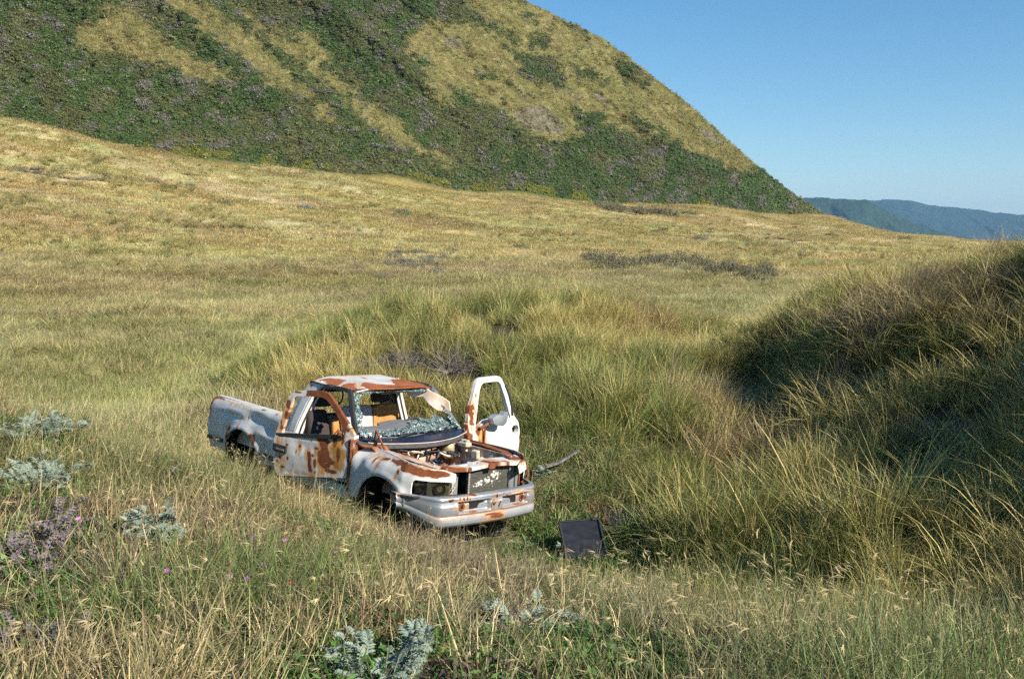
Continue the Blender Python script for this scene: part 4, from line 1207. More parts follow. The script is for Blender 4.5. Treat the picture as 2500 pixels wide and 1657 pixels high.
# tailgate, bed floor and bulkhead
mb = MB(); mb.box((-3.24, 0, 0.70), (1.9, 1.6, 0.04))
for k in range(13): mb.box((-3.24, -0.72 + 0.12 * k, 0.725), (1.88, 0.05, 0.014))
mb.build('bed_floor', M_RUST, T)
mb = MB(); mb.box((-4.30, 0, 0.60), (0.14, 1.7, 0.14), bev=.03); mb.build('rear_bumper', M_RUST, T)
mb = MB()
for sy in (-1, 1): mb.box((-1.7, sy * 0.42, 0.46), (4.9, 0.07, 0.13))
for x_ in (-4.0, -3.2, -2.2, -0.6, 0.45): mb.box((x_, 0, 0.45), (0.08, 0.84, 0.08))
mb.build('chassis_frame', M_RUST, T)
mb = MB(); mb.tube([(RAX, -0.75, 0.30), (RAX, 0.75, 0.30)], 0.045); mb.lathe((RAX, 0, 0.30), (0, 1, 0), [(0.0, -.16), (.13, -.1), (.16, 0), (.13, .1), (0, .16)], 16)
mb.build('rear_axle', M_RUST, T, True)

# ---- cab shell
def cab_y(z): return np.interp(z, [0.45, 0.62, 0.9, 1.10, 1.22, 1.50, 1.74, 1.80], [0.90, 0.945, 0.965, 0.955, 0.915, 0.795, 0.685, 0.64])
for side in (-1, 1):
    # rear corner quarter behind the door
    out = [(-2.20, 0.52), (-2.20, 1.22), (-2.14, 1.45), (-2.10, 1.60), (-2.02, 1.74), (-1.80, 1.80), (-1.76, 1.745), (-1.86, 1.66), (-1.90, 1.50), (-1.925, 1.20), (-1.93, 0.52)]
    def f(s, z, d, side=side):
        y = cab_y(z) - 0.05 * sstep(-2.06, -2.22, s) - d
        return np.stack([s, side * y, z], -1)
    plate('cab_corner', out, [], f, M_PAINT, T, 0.04, 0.02, [('dot', -1.95, 1.72, .04, .02), ('dot', -2.0, 1.6, .02, .03), ('dot', -1.95, .8, .03, .1)], [('dot', -1.94, .75, .05, .3, .8), ('dot', -2.15, .9, .04, .2, .7)])
    # door jamb: forward-facing strips
    zz = [0.55, 0.9, 1.10, 1.20, 1.35, 1.50, 1.60, 1.68, 1.725, 1.75]
    xx = [-1.90, -1.90, -1.90, -1.895, -1.88, -1.86, -1.835, -1.80, -1.75, -1.68]
    for nm, y0, y1, dx, mt in (('door_jamb', 0.005, 0.055, 0.0, M_PAINT), ('door_seal', 0.055, 0.08, 0.012, M_BLACK), ('door_jamb', 0.08, 0.125, 0.004, M_PAINT), ('door_seal', 0.125, 0.14, 0.01, M_BLACK)):
        v = []; fc = []
        for x_, z_ in zip(xx, zz):
            yy = float(cab_y(z_))
            v += [(x_ + dx, side * (yy - y0), z_), (x_ + dx, side * (yy - y1), z_), (x_ - 0.05, side * (yy - y1), z_), (x_ - 0.05, side * (yy - y0), z_)]
        for i in range(len(zz) - 1):
            for k in range(4): fc.append((4 * i + k, 4 * i + (k + 1) % 4, 4 * i + 4 + (k + 1) % 4, 4 * i + 4 + k))
        fc += [(0, 1, 2, 3), tuple(4 * (len(zz) - 1) + k for k in (3, 2, 1, 0))]
        MB().add(v, fc).build(nm, mt, T)
    # rocker sill
    mb = MB(); mb.box((-1.28, side * 0.90, 0.54), (1.32, 0.10, 0.16), bev=.03); mb.build('rocker_sill', M_PAINT, T)
    mb = MB(); mb.box((-0.635, side * 0.885, 0.90), (0.07, 0.14, 0.66), bev=.01); mb.build('hinge_pillar', M_RUST, T)
    # windscreen pillar
    A = [(-0.60, side * 0.865, 1.16), (-0.76, side * 0.80, 1.36), (-0.92, side * 0.735, 1.56), (-1.03, side * 0.69, 1.70), (-1.10, side * 0.66, 1.765)]
    mb = MB(); mb.sweep(A, 0.055, 0.05, (0.35, side * 0.9, 0.2)); mb.build('windscreen_pillar', M_BLACK if side < 0 else M_DKGREY, T)
    mb = MB(); B_ = [(p[0] - .035, p[1] + side * .012, p[2] + .012) for p in A]
    mb.sweep(B_, 0.016, 0.02, (0.35, side * .9, .2)); mb.build('pillar_trim', M_PAINT if side > 0 else M_DKGREY, T)
    # door-opening top rail
    C_ = [(-1.10, side * 0.675, 1.755), (-1.25, side * 0.675, 1.765), (-1.5, side * 0.68, 1.762), (-1.66, side * 0.69, 1.75)]
    mb = MB(); mb.sweep(C_, 0.04, 0.05, (0, side, .2)); mb.build('roof_rail', M_BLACK, T)
# back wall with window opening
out = [(-0.86, 0.55), (0.86, 0.55), (0.88, 1.20), (0.76, 1.50), (0.66, 1.74), (-0.66, 1.74), (-0.76, 1.50), (-0.88, 1.20)]
hole = [(-0.60, 1.28), (0.60, 1.28), (0.55, 1.62), (-0.55, 1.62)]
def f(s, z, d): return np.stack([-2.18 + np.interp(z, [.5, 1.2, 1.74], [0, 0, 0.13]) + d, s, z], -1)
plate('cab_back_wall', out, [hole], f, M_PAINT, T, 0.05, 0.02, [('dot', 0.3, 1.1, .1, .03), ('dot', -.3, 1.25, .2, .03)], None, mat_in=M_WHITE)
mb = MB()
fr = [(-0.60, 1.28), (0.60, 1.28), (0.55, 1.62), (-0.55, 1.62), (-0.60, 1.28)]
mb.sweep([(-2.16 + (z_ - 1.2) * 0.24, y_, z_) for y_, z_ in fr], 0.03, 0.03, (1, 0, 0)); mb.build('rear_window_seal', M_BLACK, T)

# roof: traced rust patches
ROOF_R = [('poly', [(-1.96, -0.62), (-1.86, -0.46), (-1.58, -0.40), (-1.41, -0.62), (-1.60, -0.66), (-1.75, -0.60)], 0.05, 0.10),
          ('poly', [(-1.36, -0.63), (-1.40, -0.50), (-1.26, -0.46), (-1.06, -0.60), (-0.97, -0.66), (-1.09, -0.70), (-1.25, -.70)], 0.05, 0.10),
          ('poly', [(-2.12, -0.16), (-1.95, -0.13), (-1.93, -0.25), (-2.1, -0.3)], 0.05, 0.06),
          ('poly', [(-1.19, -0.45), (-1.30, -0.30), (-1.21, -0.21), (-1.10, 0.05), (-1.44, 0.22), (-1.54, 0.50), (-1.9, 0.42), (-2.15, 0.78), (-1.3, 0.8), (-0.9, 0.72), (-0.9, -0.46)], 0.04, 0.10),
          ('poly', [(-2.2, 0.30), (-2.2, 0.5), (-2.02, 0.46), (-1.94, 0.33), (-2.0, .24)], 0.05, 0.06), ('dot', -1.72, -.02, .06, .03), ('dot', -1.35, .12, .06, .02),
          ('poly', [(-2.2, -.75), (-2.05, -.6), (-1.9, -.68), (-1.0, -.735), (-1.0, -.8), (-2.2, -.8)], 0.04, .05)]
out = [(-2.10, -0.60), (-2.12, 0), (-2.10, 0.60), (-2.02, 0.685), (-1.5, 0.70), (-1.12, 0.685), (-1.03, 0.60), (-0.955, 0.3), (-0.94, 0), (-0.955, -0.3), (-1.03, -0.60), (-1.12, -0.685), (-1.5, -0.70), (-2.02, -0.685)]
def f(s, z, d):
    y = z
    h = 1.835 - 0.055 * sstep(0.35, 0.70, np.abs(y)) ** 1.2 - 0.035 * sstep(-1.35, -0.93, s) - 0.05 * sstep(-1.98, -2.12, s) - 0.012 * gauss(s, y, -1.5, 0.0, .3, .4)
    return np.stack([s, y, h - d], -1)
plate('roof', out, [], f, M_ROOF, T, 0.035, 0.018, ROOF_R, [('dot', -1.2, -.5, .2, .2, .7), ('dot', -2.0, .1, .2, .4, .5)], mat_in=M_TAN)
mb = MB(); mb.sweep([(-1.06, -0.64, 1.765), (-1.0, -.35, 1.785), (-0.985, 0, 1.79), (-1.0, .35, 1.785), (-1.06, 0.64, 1.765)], 0.03, 0.03, (1, 0, 0)); mb.build('windscreen_header', M_BLACK, T)
mb = MB(); mb.box((-1.12, -0.02, 1.735), (0.09, 1.05, 0.012), (0, .25, 0)); mb.box((-1.16, 0.12, 1.715), (0.07, 0.5, 0.010), (0.05, .5, 0)); mb.build_each('headliner_edge', M_TAN, T)
# torn white visor hanging down inside the screen on the far side
vp = [(-1.24, 1.72), (-1.06, 1.765), (-0.92, 1.69), (-0.77, 1.59), (-0.74, 1.47), (-0.79, 1.445), (-0.90, 1.47), (-0.99, 1.55), (-1.09, 1.645), (-1.20, 1.62), (-1.27, 1.66)]
plate('torn_visor', vp, [], lambda s, z, d: np.stack([s * .85 - .15, 0.42 + 0.75 * (s + 1.2) + 0.02 * np.sin(s * 21) + d, z], -1), M_WHITE, T, 0.04, 0.02)
mb = MB(); mb.box((-1.36, 0, 0.50), (1.55, 1.7, 0.03)); mb.build('cab_floor', M_SEATDK, T)

# ---- seats
def cushion(name, c, size, rot, mat, parent=T, bev=0.05):
    mb = MB(); mb.box(c, size, rot, bev=bev); o = mb.build(name, mat, parent, True)
    md = o.modifiers.new('soft', 'SUBSURF'); md.levels = 1; md.render_levels = 2
    return o
cushion('seat_cushion', (-1.45, 0.0, 0.76), (0.55, 1.50, 0.22), (0, -0.1, 0), M_LGREY)
cushion('seat_back', (-1.84, -0.64, 1.10), (0.20, 0.34, 0.62), (0, -0.24, 0), M_SEATDK)
cushion('seat_back', (-1.64, -0.14, 1.15), (0.13, 0.50, 0.64), (0, -0.16, 0), M_LGREY)
cushion('seat_back', (-1.80, 0.36, 1.14), (0.14, 0.44, 0.60), (0, -0.22, 0.12), M_SEATDK)
o = plate('seat_foam', [(0.10, 1.10), (0.30, 1.05), (0.56, 1.12), (0.56, 1.40), (0.50, 1.46), (0.28, 1.45), (0.12, 1.41)], [], lambda s, z, d: np.stack([-1.60 - (z - 1.1) * 0.2 - d + 0.02 * np.sin(s * 17), s, z], -1), M_FOAM, T, 0.05, 0.07)
cushion('seat_foam', (-1.70, -0.44, 1.06), (0.10, 0.12, 0.46), (0, -0.22, 0.0), M_FOAM, bev=.03)
cushion('headrest', (-1.80, 0.33, 1.55), (0.12, 0.30, 0.17), (0, -0.15, 0.05), M_SEATDK)
cushion('headrest', (-1.93, -0.52, 1.50), (0.11, 0.28, 0.15), (0, -0.15, 0), M_SEATDK)
mb = MB(); mb.tube(smooth_path([(-1.9, -0.28, 1.73), (-1.86, -0.25, 1.6), (-1.88, -0.27, 1.48), (-1.95, -.36, 1.4)]), 0.012); mb.build('seat_belt', M_BLACK, T)

# ---- dashboard, cowl, steering wheel
mb = MB(); mb.box((-1.02, 0.02, 1.05), (0.42, 1.56, 0.42), (0, 0.05, 0), bev=.06); o = mb.build('dashboard', M_GREY, T, True)
o = plate('dash_top', [(-1.32, -0.05), (-1.36, 0.3), (-1.32, 0.72), (-1.0, 0.76), (-0.62, 0.60), (-0.55, 0), (-0.62, -0.60), (-0.95, -0.72), (-1.12, -.55), (-1.15, -0.12)], [],
          lambda s, z, d: np.stack([s, z, 1.275 + 0.03 * gauss(s, z, -1.1, .4, .3, .3) - 0.05 * sstep(-0.9, -0.6, s) + .008 * np.sin(z * 9) - d], -1), M_GREY, T, 0.05, 0.03)
o = plate('cowl_panel', [(-0.72, -0.80), (-0.60, -0.84), (-0.46, -0.70), (-0.33, -0.40), (-0.26, 0), (-0.30, 0.40), (-0.44, 0.72), (-0.55, 0.88), (-0.72, 0.80), (-0.68, 0)], [],
          lambda s, z, d: np.stack([s, z, 1.225 - 0.02 * sstep(-.6, -.3, s) + 0.03 * sstep(.2, .9, z) - d + .01 * np.sin(z * 6)], -1), M_NAVY, T, 0.05, 0.015)
lip = smooth_path([(-0.60, -0.84, 1.20), (-0.46, -0.70, 1.18), (-0.33, -0.40, 1.175), (-0.25, 0, 1.175), (-0.29, 0.40, 1.19), (-0.43, 0.72, 1.21), (-0.53, 0.88, 1.23)], 5)
mb = MB(); mb.sweep([(p[0], p[1], p[2] - 0.018) for p in lip], 0.018, 0.055, (1, 0, 0)); mb.build('cowl_lip', M_DKGREY, T)
mb = MB(); mb.tube([(p[0] + .012, p[1], p[2] + 0.014) for p in lip[3:-2]], 0.006, 5); mb.build('cowl_seal', M_WHITE, T)
for a_, b_ in (((-0.50, -0.30, 1.235), (-0.62, 0.28, 1.255)), ((-0.52, 0.30, 1.25), (-0.70, 0.70, 1.27))):
    mb = MB(); mb.tube([a_, tuple((np.array(a_) + np.array(b_)) / 2 + np.array([.01, 0, .02])), b_], 0.009, 5); mb.build('wiper_arm', M_BLACK, T)
st = empty('steering_wheel'); st.parent = T; st.location = (-1.24, 0.42, 1.17); st.rotation_euler = (0, -1.05, 0)
mb = MB(); ring = [(0.19 * math.cos(2 * math.pi * k / 24), 0.19 * math.sin(2 * math.pi * k / 24), 0) for k in range(25)]
mb.tube(ring, 0.014, 6, cap=False); mb.build('wheel_rim', M_BLACK, st, True)
mb = MB(); mb.box((0, 0, -.02), (.12, .16, .05), bev=.02); mb.box((0, .1, -.01), (.03, .12, .02)); mb.box((0, -.1, -.01), (.03, .12, .02)); mb.build('wheel_hub', M_DKGREY, st)

# ---- crazed windscreen glass sagging over the dash and clinging to the pillars
def glass_sheet(name, rows, seed, amp=0.012, nu=44, nv=10, parent=T):
    """rows: two edge paths; ragged second edge"""
    a = np.array(smooth_path(rows[0], 8)); b = np.array(smooth_path(rows[1], 8)); t = np.linspace(0, 1, nu)
    def rs_(p): q = np.linspace(0, 1, len(p)); return np.stack([np.interp(t, q, p[:, k]) for k in range(3)], -1)
    a = rs_(a); b = rs_(b)
    rag = 1 + (vnoise(t * nu * 0.45, t * 0, seed) - 0.5) * 0.55 + (vnoise(t * nu * 0.9, t * 0, seed + 1) - .5) * .3
    v = np.linspace(0, 1, nv)
    P = a[:, None] + (b - a)[:, None] * (v[None, :, None] * rag[:, None, None])
    U, Vv = np.meshgrid(t * nu * .6, v * nv * .8, indexing='ij')
    for k in range(3): P[:, :, k] += (fbm(U, Vv, seed + 5 + k, 3) - 0.5) * amp * 4
    n, m = nu, nv
    i = np.arange(n - 1)[:, None] * m + np.arange(m - 1)[None, :]
    F = np.stack([i, i + 1, i + m + 1, i + m], -1).reshape(-1, 4)
    keep = vnoise(F[:, 0] * 0.37, F[:, 0] * 0.11, seed + 9) > 0.20
    Pf = P.reshape(-1, 3); nn = len(Pf)
    return make_mesh(name, np.concatenate([Pf, Pf - np.array([0.0, 0, 0.006])]), F[keep].tolist() + (F[keep][:, ::-1] + nn).tolist(), M_GLASS, parent, False)
glass_sheet('windscreen_glass', ([(-0.66, -0.80, 1.25), (-0.56, -0.35, 1.255), (-0.54, 0.05, 1.265), (-0.56, 0.45, 1.28), (-0.64, 0.82, 1.28)],
                                 [(-0.76, -0.76, 1.28), (-0.68, -0.38, 1.285), (-0.84, 0.05, 1.305), (-0.98, 0.40, 1.34), (-0.90, 0.76, 1.40)]), 601, 0.013, 60, 14)
glass_sheet('windscreen_glass', ([(-0.60, -0.815, 1.25), (-0.76, -0.765, 1.40), (-0.92, -0.70, 1.58), (-1.04, -0.645, 1.73)], [(-0.60, -0.72, 1.27), (-0.74, -0.69, 1.41), (-0.90, -0.635, 1.58), (-1.02, -0.54, 1.735)]), 621, 0.012, 34, 7)
glass_sheet('windscreen_glass', ([(-0.60, 0.82, 1.27), (-0.78, 0.765, 1.44), (-0.96, 0.705, 1.63), (-1.05, 0.66, 1.74)], [(-0.66, 0.74, 1.30), (-0.80, 0.71, 1.45), (-0.955, 0.675, 1.63), (-1.045, 0.62, 1.74)]), 631, 0.010, 30, 5)
glass_sheet('windscreen_glass', ([(-1.04, -0.6, 1.755), (-1.01, 0, 1.77), (-1.04, .6, 1.755)], [(-1.02, -0.58, 1.735), (-0.995, 0, 1.745), (-1.02, .58, 1.72)]), 641, 0.006, 34, 4)

# ---- fenders
for side in (-1, 1):
    out = [(-0.60, 0.55), (-0.62, 0.8), (-0.60, 1.04), (-0.575, 1.12), (-0.52, 1.155), (-0.2, 1.158), (0.25, 1.15), (0.62, 1.13), (0.80, 1.095), (0.865, 1.05), (0.87, 0.955), (0.62, 0.968), (0.585, 0.94), (0.575, 0.85), (0.58, 0.775), (0.50, 0.745), (0.44, 0.70)]
    out += arch(FAX - 0.02, 0.50, 0.46, 28, 168, 16, 0.41) + [(-0.40, 0.55)]
    def f(s, z, d, side=side):
        # plan: bulges over the wheel, sweeps in to the grille at the nose
        y0 = np.interp(s, [-0.62, -0.3, 0.1, 0.45, 0.6, 0.75, 0.87], [0.955, 0.97, 0.985, 0.965, 0.905, 0.78, 0.53])
        up = sstep(0.93, 1.16, z)
        y = y0 - (0.05 + 0.12 * sstep(-0.1, -0.6, s) * 0) * up - 0.16 * up ** 3 * sstep(.9, -.2, s)
        y = y + 0.022 * np.exp(-((np.hypot(s - FAX, (z - 0.50) * 1.12) - 0.49) / 0.045) ** 2) * (z > 0.55) * (s < .6)
        if side < 0: y = y - 0.035 * gauss(s, z, -0.42, 1.0, 0.10, 0.10) - 0.02 * gauss(s, z, -0.15, 1.03, 0.16, 0.06) + .006 * (fbm(s * 5, z * 5, 511, 3) - .5)
        x_ = s + 0.03 * sstep(0.75, .93, s) * (1 - up)
        return np.stack([x_, side * (y - d), z], -1)
    if side < 0:
        rust = [('poly', [(0.10, 1.105), (0.25, 1.125), (0.55, 1.118), (0.74, 1.085), (0.83, 1.06), (0.84, 1.01), (0.78, .995), (0.74, 1.01), (0.70, 1.0), (0.60, 1.02), (0.5, 1.035), (0.38, 1.055), (0.30, 1.085), (0.12, 1.088)], 0.03, 0.06),
                ('dot', -0.17, 1.05, .018, .035), ('dot', -0.05, 1.085, .05, .016), ('dot', .02, 1.10, .06, .014), ('dot', 0.36, 1.02, .028, .03), ('dot', -0.58, 1.14, .03, .02), ('dot', -.595, .95, .02, .25)]
        st = [('poly', [(-0.08, .88), (-0.04, .88), (-0.02, 1.08), (-0.08, 1.08)], .05, .02), ('poly', [(0.335, .93), (0.365, .93), (0.375, 1.03), (0.34, 1.03)], .045, .01), ('dot', -.1, 1.09, .15, .03, .9), ('dot', 0.6, 1.10, .4, .05, .6)]
    else:
        rust = [('dot', .75, 1.10, .1, .04), ('dot', -.2, 1.15, .4, .012)]; st = [('dot', .7, 1.1, .2, .06)]
    plate('fender', out, [], f, M_PAINT, T, 0.025, 0.015, rust, st, mat_in=M_PAINT)
    # raised wheel-arch lip and dark wheel house
    mb = MB(); v = []; fc = []
    P = [(FAX + 0.48 * math.cos(math.radians(a)), 0.50 + 0.43 * math.sin(math.radians(a))) for a in range(-24, 205, 12)]
    for (px, pz) in P: v += [(px, side * 0.955, pz), (px, side * 0.60, pz)]
    for i in range(len(P) - 1): fc.append((2 * i, 2 * i + 1, 2 * i + 3, 2 * i + 2))
    fc.append(tuple(2 * i + 1 for i in range(len(P))))
    mb.add(v, fc).build('wheel_housing', M_DARK, T, True)
    # top flange and apron in the engine bay
    mb = MB(); mb.sweep([(-0.50, side * 0.70, 1.135), (0.0, side * 0.72, 1.14), (0.40, side * 0.70, 1.125), (0.70, side * 0.60, 1.095)], 0.11, 0.012, (0, 1, 0)); mb.build('fender_flange', M_BAY if side < 0 else M_RUST, T)
    mb = MB(); mb.box((0.05, side * 0.62, 0.86), (1.15, 0.02, 0.52)); mb.build('fender_apron', M_BAY, T)

# ---- engine bay
mb = MB(); mb.box((-0.56, 0, 0.86), (0.03, 1.40, 0.66)); mb.build('firewall', M_BAY, T)
mb = MB(); mb.box((0.0, 0, 0.62), (1.1, 1.22, 0.02)); mb.build('bay_underside', M_RUST, T)
mb = MB()
for k in range(34):
    mb.box((R(-.20, .5), R(-.5, .52), R(.70, .97)), (R(.04, .16), R(.04, .16), R(.03, .10)), (R(-1, 1), R(-1, 1), R(0, 3)), bev=.01)
mb.build_each('engine_debris', M_BLACK, T)
mb = MB()
for k in range(16):
    mb.box((R(-.35, .45), R(-.5, .1), R(.72, .95)), (R(.03, .12), R(.03, .12), R(.02, .08)), (R(-1, 1), R(-1, 1), R(0, 3)), bev=.006)
mb.build_each('rusty_debris', M_RUST, T)
def hose(mat, r, pts, nm='hose'):
    MB().tube(smooth_path(pts, 6), r, 7).build(nm, mat, T, True)
for k in range(16):
    x0, y0 = R(-.5, .3), R(-.55, .55)
    pts = [(x0, y0, R(.8, 1.1))]
    for q in range(4): pts.append((pts[-1][0] + R(-.16, .22), pts[-1][1] + R(-.2, .2), min(1.12, max(.7, pts[-1][2] + R(-.14, .14)))))
    hose([M_BLACK, M_BLACK, M_RUST, M_PLWHITE, M_ALU][k % 5], R(.006, .016), pts, 'cable' if k % 5 > 2 else 'hose')
hose(M_DKGREY, 0.030, [(0.30, -0.10, 0.98), (0.33, 0.15, 0.96), (0.34, 0.40, 1.0), (0.28, 0.62, 1.06)])
hose(M_BLACK, 0.018, [(-0.50, -0.2, 1.10), (-0.30, -0.22, 1.02), (-0.15, -0.30, 0.90), (0.0, -0.42, 0.82)])
hose(M_BLACK, 0.016, [(-0.50, 0.12, 1.10), (-0.34, 0.05, 0.98), (-0.25, -0.05, 0.86)])
hose(M_DKGREY, 0.014, [(-0.5, 0.30, 1.12), (-0.36, 0.26, 1.0), (-0.3, 0.12, 0.88)])
hose(M_RUST, 0.012, [(0.55, -0.60, .95), (0.3, -0.3, .98), (0.1, 0.05, 1.02)], 'strut')
mb = MB(); mb.lathe((-0.46, 0.50, 1.03), (1, 0, 0), [(0.0, 0), (.12, .0), (.135, .03), (.135, .07), (.10, .11), (.04, .13), (0, .135)], 26); mb.build('brake_booster', M_BRASS, T, True)
mb = MB(); mb.box((-0.20, 0.56, 1.13), (.16, .11, .07), (0, 0, .1), bev=.02); mb.lathe((-.23, .56, 1.165), (0, 0, 1), [(.035, 0), (.035, .025), (0, .027)], 12); mb.lathe((-.16, .56, 1.165), (0, 0, 1), [(.035, 0), (.035, .025), (0, .027)], 12)
mb.box((-.24, .60, 1.06), (.10, .06, .05)); mb.build('fluid_reservoir', M_PLWHITE, T)
mb = MB(); mb.box((0.02, 0.56, 1.02), (.10, .07, .14), (0.1, 0, .2), bev=.01); mb.box((.2, .50, 1.0), (.07, .12, .05), (0, .3, .4), bev=.01); mb.box((.32, .22, 1.0), (.09, .05, .04), (0, 0, .7)); mb.box((.36, .46, 1.03), (.08, .05, .035), (0, 0, .3)); mb.build_each('fuse_box', M_PLWHITE, T)
mb = MB(); mb.box((0.12, 0.40, 0.94), (.22, .2, .12), (0, .1, .4), bev=.02); mb.box((0.42, 0.05, 0.98), (.16, .14, .09), (.2, .1, .2), bev=.02); mb.box((0.45, -0.28, 1.0), (.13, .16, .08), (.1, -.3, .6), bev=.02); mb.build_each('battery_tray', M_BLACK, T)
mb = MB(); mb.box((-0.42, 0.78, 1.12), (.14, .10, .20), (0, 0, .1), bev=.01); mb.box((-0.30, 0.80, 1.06), (.22, .04, .08)); mb.build('hinge_pocket', M_RUST, T)
# bonnet hinges standing up as rusty triangles
for (hx0, hy0, sc) in ((-0.44, -0.70, 1.0), (-0.52, 0.80, 0.55)):
    mb = MB(); ap = (hx0, hy0, 1.16 + 0.20 * sc)
    mb.tube([(hx0 - .06 * sc, hy0, 1.13), ap], 0.012, 6); mb.tube([(hx0 + .23 * sc, hy0, 1.11), ap], 0.014, 6); mb.box((hx0 - .02, hy0, 1.17), (.08 * sc, .02, .12 * sc), (0, .2, 0)); mb.build('bonnet_hinge', M_RUST, T)
plate('scuttle_corner', [(-0.62, -0.86), (-0.30, -0.80), (-0.16, -0.70), (-0.22, -0.58), (-0.48, -0.60), (-0.60, -0.70)], [], lambda s, z, d: np.stack([s, z, 1.165 - .06 * sstep(-.4, -.2, s) + .01 * np.sin(s * 30) - d], -1), M_ORUST, T, .05, .02)

# ---- front end: tie bar, radiator, side panels
def tb(s, z, d): return np.stack([s, z, 1.095 + 0.012 * np.sin(z * 7) - d], -1)
out = [(0.66, -0.60), (0.78, -0.56), (0.80, -0.30), (0.79, 0), (0.80, 0.30), (0.80, 0.58), (0.72, 0.74), (0.60, 0.84), (0.46, 0.84), (0.50, 0.50), (0.56, 0.25), (0.60, 0), (0.60, -0.34)]
plate('radiator_support', out, [[(0.655, -0.27), (0.695, -0.27), (0.695, -0.12), (0.655, -0.12)], [(0.645, -0.06), (0.685, -0.06), (0.685, 0.02), (0.645, 0.02)]], tb, M_PAINT, T, 0.03, 0.045,
      [('dot', .74, -.52, .10, .07), ('dot', .70, .14, .09, .06), ('dot', .78, .20, .05, .08), ('dot', .76, .38, .04, .05), ('dot', .62, .70, .05, .10), ('dot', .70, .72, .06, .05), ('dot', .79, -.38, .03, .1), ('dot', .60, -.45, .05, .08)],
      [('dot', .72, -.45, .14, .14), ('dot', .72, .2, .14, .16), ('dot', .66, .72, .12, .12)])
mb = MB(); mb.box((0.795, 0.13, 1.07), (.05, .10, .07), bev=.01); mb.box((0.80, -0.22, 1.06), (.04, .05, .05), bev=.01); mb.box((0.79, 0.40, 1.075), (.04, .05, .05), bev=.01); mb.build_each('latch_bracket', M_RUST, T)
rad = plate('radiator', [(-0.13, 0.70), (0.50, 0.70), (0.50, 1.045), (-0.13, 1.045)], [], lambda s, z, d: np.stack([0.70 - d, s, z], -1), M_FINS, T, 0.04, 0.06,
            [('dot', 0.18, 0.88, .14, .05, 1.0), ('dot', .30, .94, .12, .05, 1.0), ('dot', .34, .85, .14, .03, .95), ('dot', 0.04, .83, .12, .05, 1.0), ('dot', .2, .80, .15, .025, .95)])
mb = MB()
for y_ in (-0.145, 0.515): mb.box((0.70, y_, 0.865), (.05, .025, .36))
mb.box((0.70, .185, 1.055), (.05, .67, .02)); mb.build('radiator_frame', M_ALU, rad)
mb = MB()
for k in range(17): mb.box((.728, -.162, .71 + .02 * k), (.012, .016, .008))
tag(mb.build('radiator_clips', M_PLWHITE, rad), kind='stuff')
mb = MB(); mb.box((0.66, 0.585, 0.87), (.03, .11, .34), (0, 0, .1)); mb.box((0.60, 0.745, 0.87), (.03, .06, .34), (0, 0, .35), bev=.008); mb.box((.70, -.475, .87), (.03, .085, .34), (0, 0, -.15), bev=.008); mb.box((.66, -.33, .85), (.02, .09, .28)); mb.build_each('grille_mount_panel', M_GREY, T)
mb = MB(); mb.box((0.52, 0.58, 0.85), (.02, .2, .40)); mb.box((0.56, -0.38, 0.85), (.02, .2, .40)); mb.box((.42, .84, .86), (.02, .22, .34)); mb.box((.45, .2, .8), (.02, 1.3, .45)); mb.build_each('grille_opening_shade', M_DARK, T)  # black panels put the shade behind the grille into the colour
mb = MB(); mb.tube([(.62, .78, .74), (.62, .78, 1.03)], .012, 6); mb.tube(smooth_path([(.60, .84, .76), (.64, .90, .80), (.62, .93, .9), (.56, .92, 1.0)]), .012, 6); mb.tube([(.50, .965, .75), (.50, .955, 1.0)], .016, 6); mb.build_each('lamp_surround', M_RUST, T)
mb = MB(); mb.tube(smooth_path([(.70, -.46, .98), (.72, -.42, .92), (.71, -.40, .80), (.70, -.38, .72)]), .007, 5); mb.tube([(.72, -.50, .74), (.68, -.36, .86)], .008, 5); mb.tube([(.72, -.47, .72), (.69, -.34, .84)], .007, 5); mb.tube([(.73, -.52, .93), (.73, -.41, .93)], .006, 5); mb.build_each('pipe', M_PLWHITE, T)
mb = MB(); mb.box((.70, -.40, .98), (.04, .09, .05)); mb.box((.69, -.39, .90), (.03, .06, .04), (.3, 0, 0)); mb.build_each('horn_bracket', M_PLWHITE, T)

M_LAMPG = simple('dirty_lamp_reflector', (0.30, 0.29, 0.22), 0.35, metal=.3, nscale=14, col2=(0.10, 0.095, 0.07))
# ---- headlight (near side)
hl = empty('headlight'); hl.parent = T
def hlp(s, z, d):   # s = distance along the curved lamp face from its inner edge
    th = s
    x = np.interp(th, [0, .12, .27, .38, .44], [0.855, 0.825, 0.745, 0.665, 0.60]); y = np.interp(th, [0, .12, .27, .38, .44], [-0.54, -0.65, -0.785, -0.865, -0.895])
    nx_ = np.interp(th, [0, .27, .52], [.95, .8, .6]); ny_ = np.interp(th, [0, .27, .52], [-.3, -.6, -.8])
    return np.stack([x - d * nx_, y - d * ny_, z], -1)
out = [(0.0, 0.775), (0.0, 0.945), (.26, 0.955), (0.38, 0.95), (.435, .91), (0.43, 0.82), (0.40, 0.775)]
plate('lens', out, [], hlp, M_LENS, hl, 0.05, 0.008)
plate('lamp_housing', out, [], lambda s, z, d: hlp(s, z, d + 0.05), M_LAMPG, hl, 0.05, 0.01)
mb = MB(); P0 = hlp(np.array([.27]), np.array([.86]), np.array([.02]))[0]
mb.box(tuple(P0), (.05, .02, .165), (0, 0, .8)); mb.build('divider', M_DKGREY, hl)
c0 = hlp(np.array([.14]), np.array([.865]), np.array([.035]))[0]
MB().lathe(tuple(c0), (.95, -.35, 0), [(.075, .0), (.05, -.005), (.03, -.02), (0, -.03)], 20).build('reflector', M_DARK, hl, True)
c1 = hlp(np.array([.355]), np.array([.865]), np.array([.03]))[0]
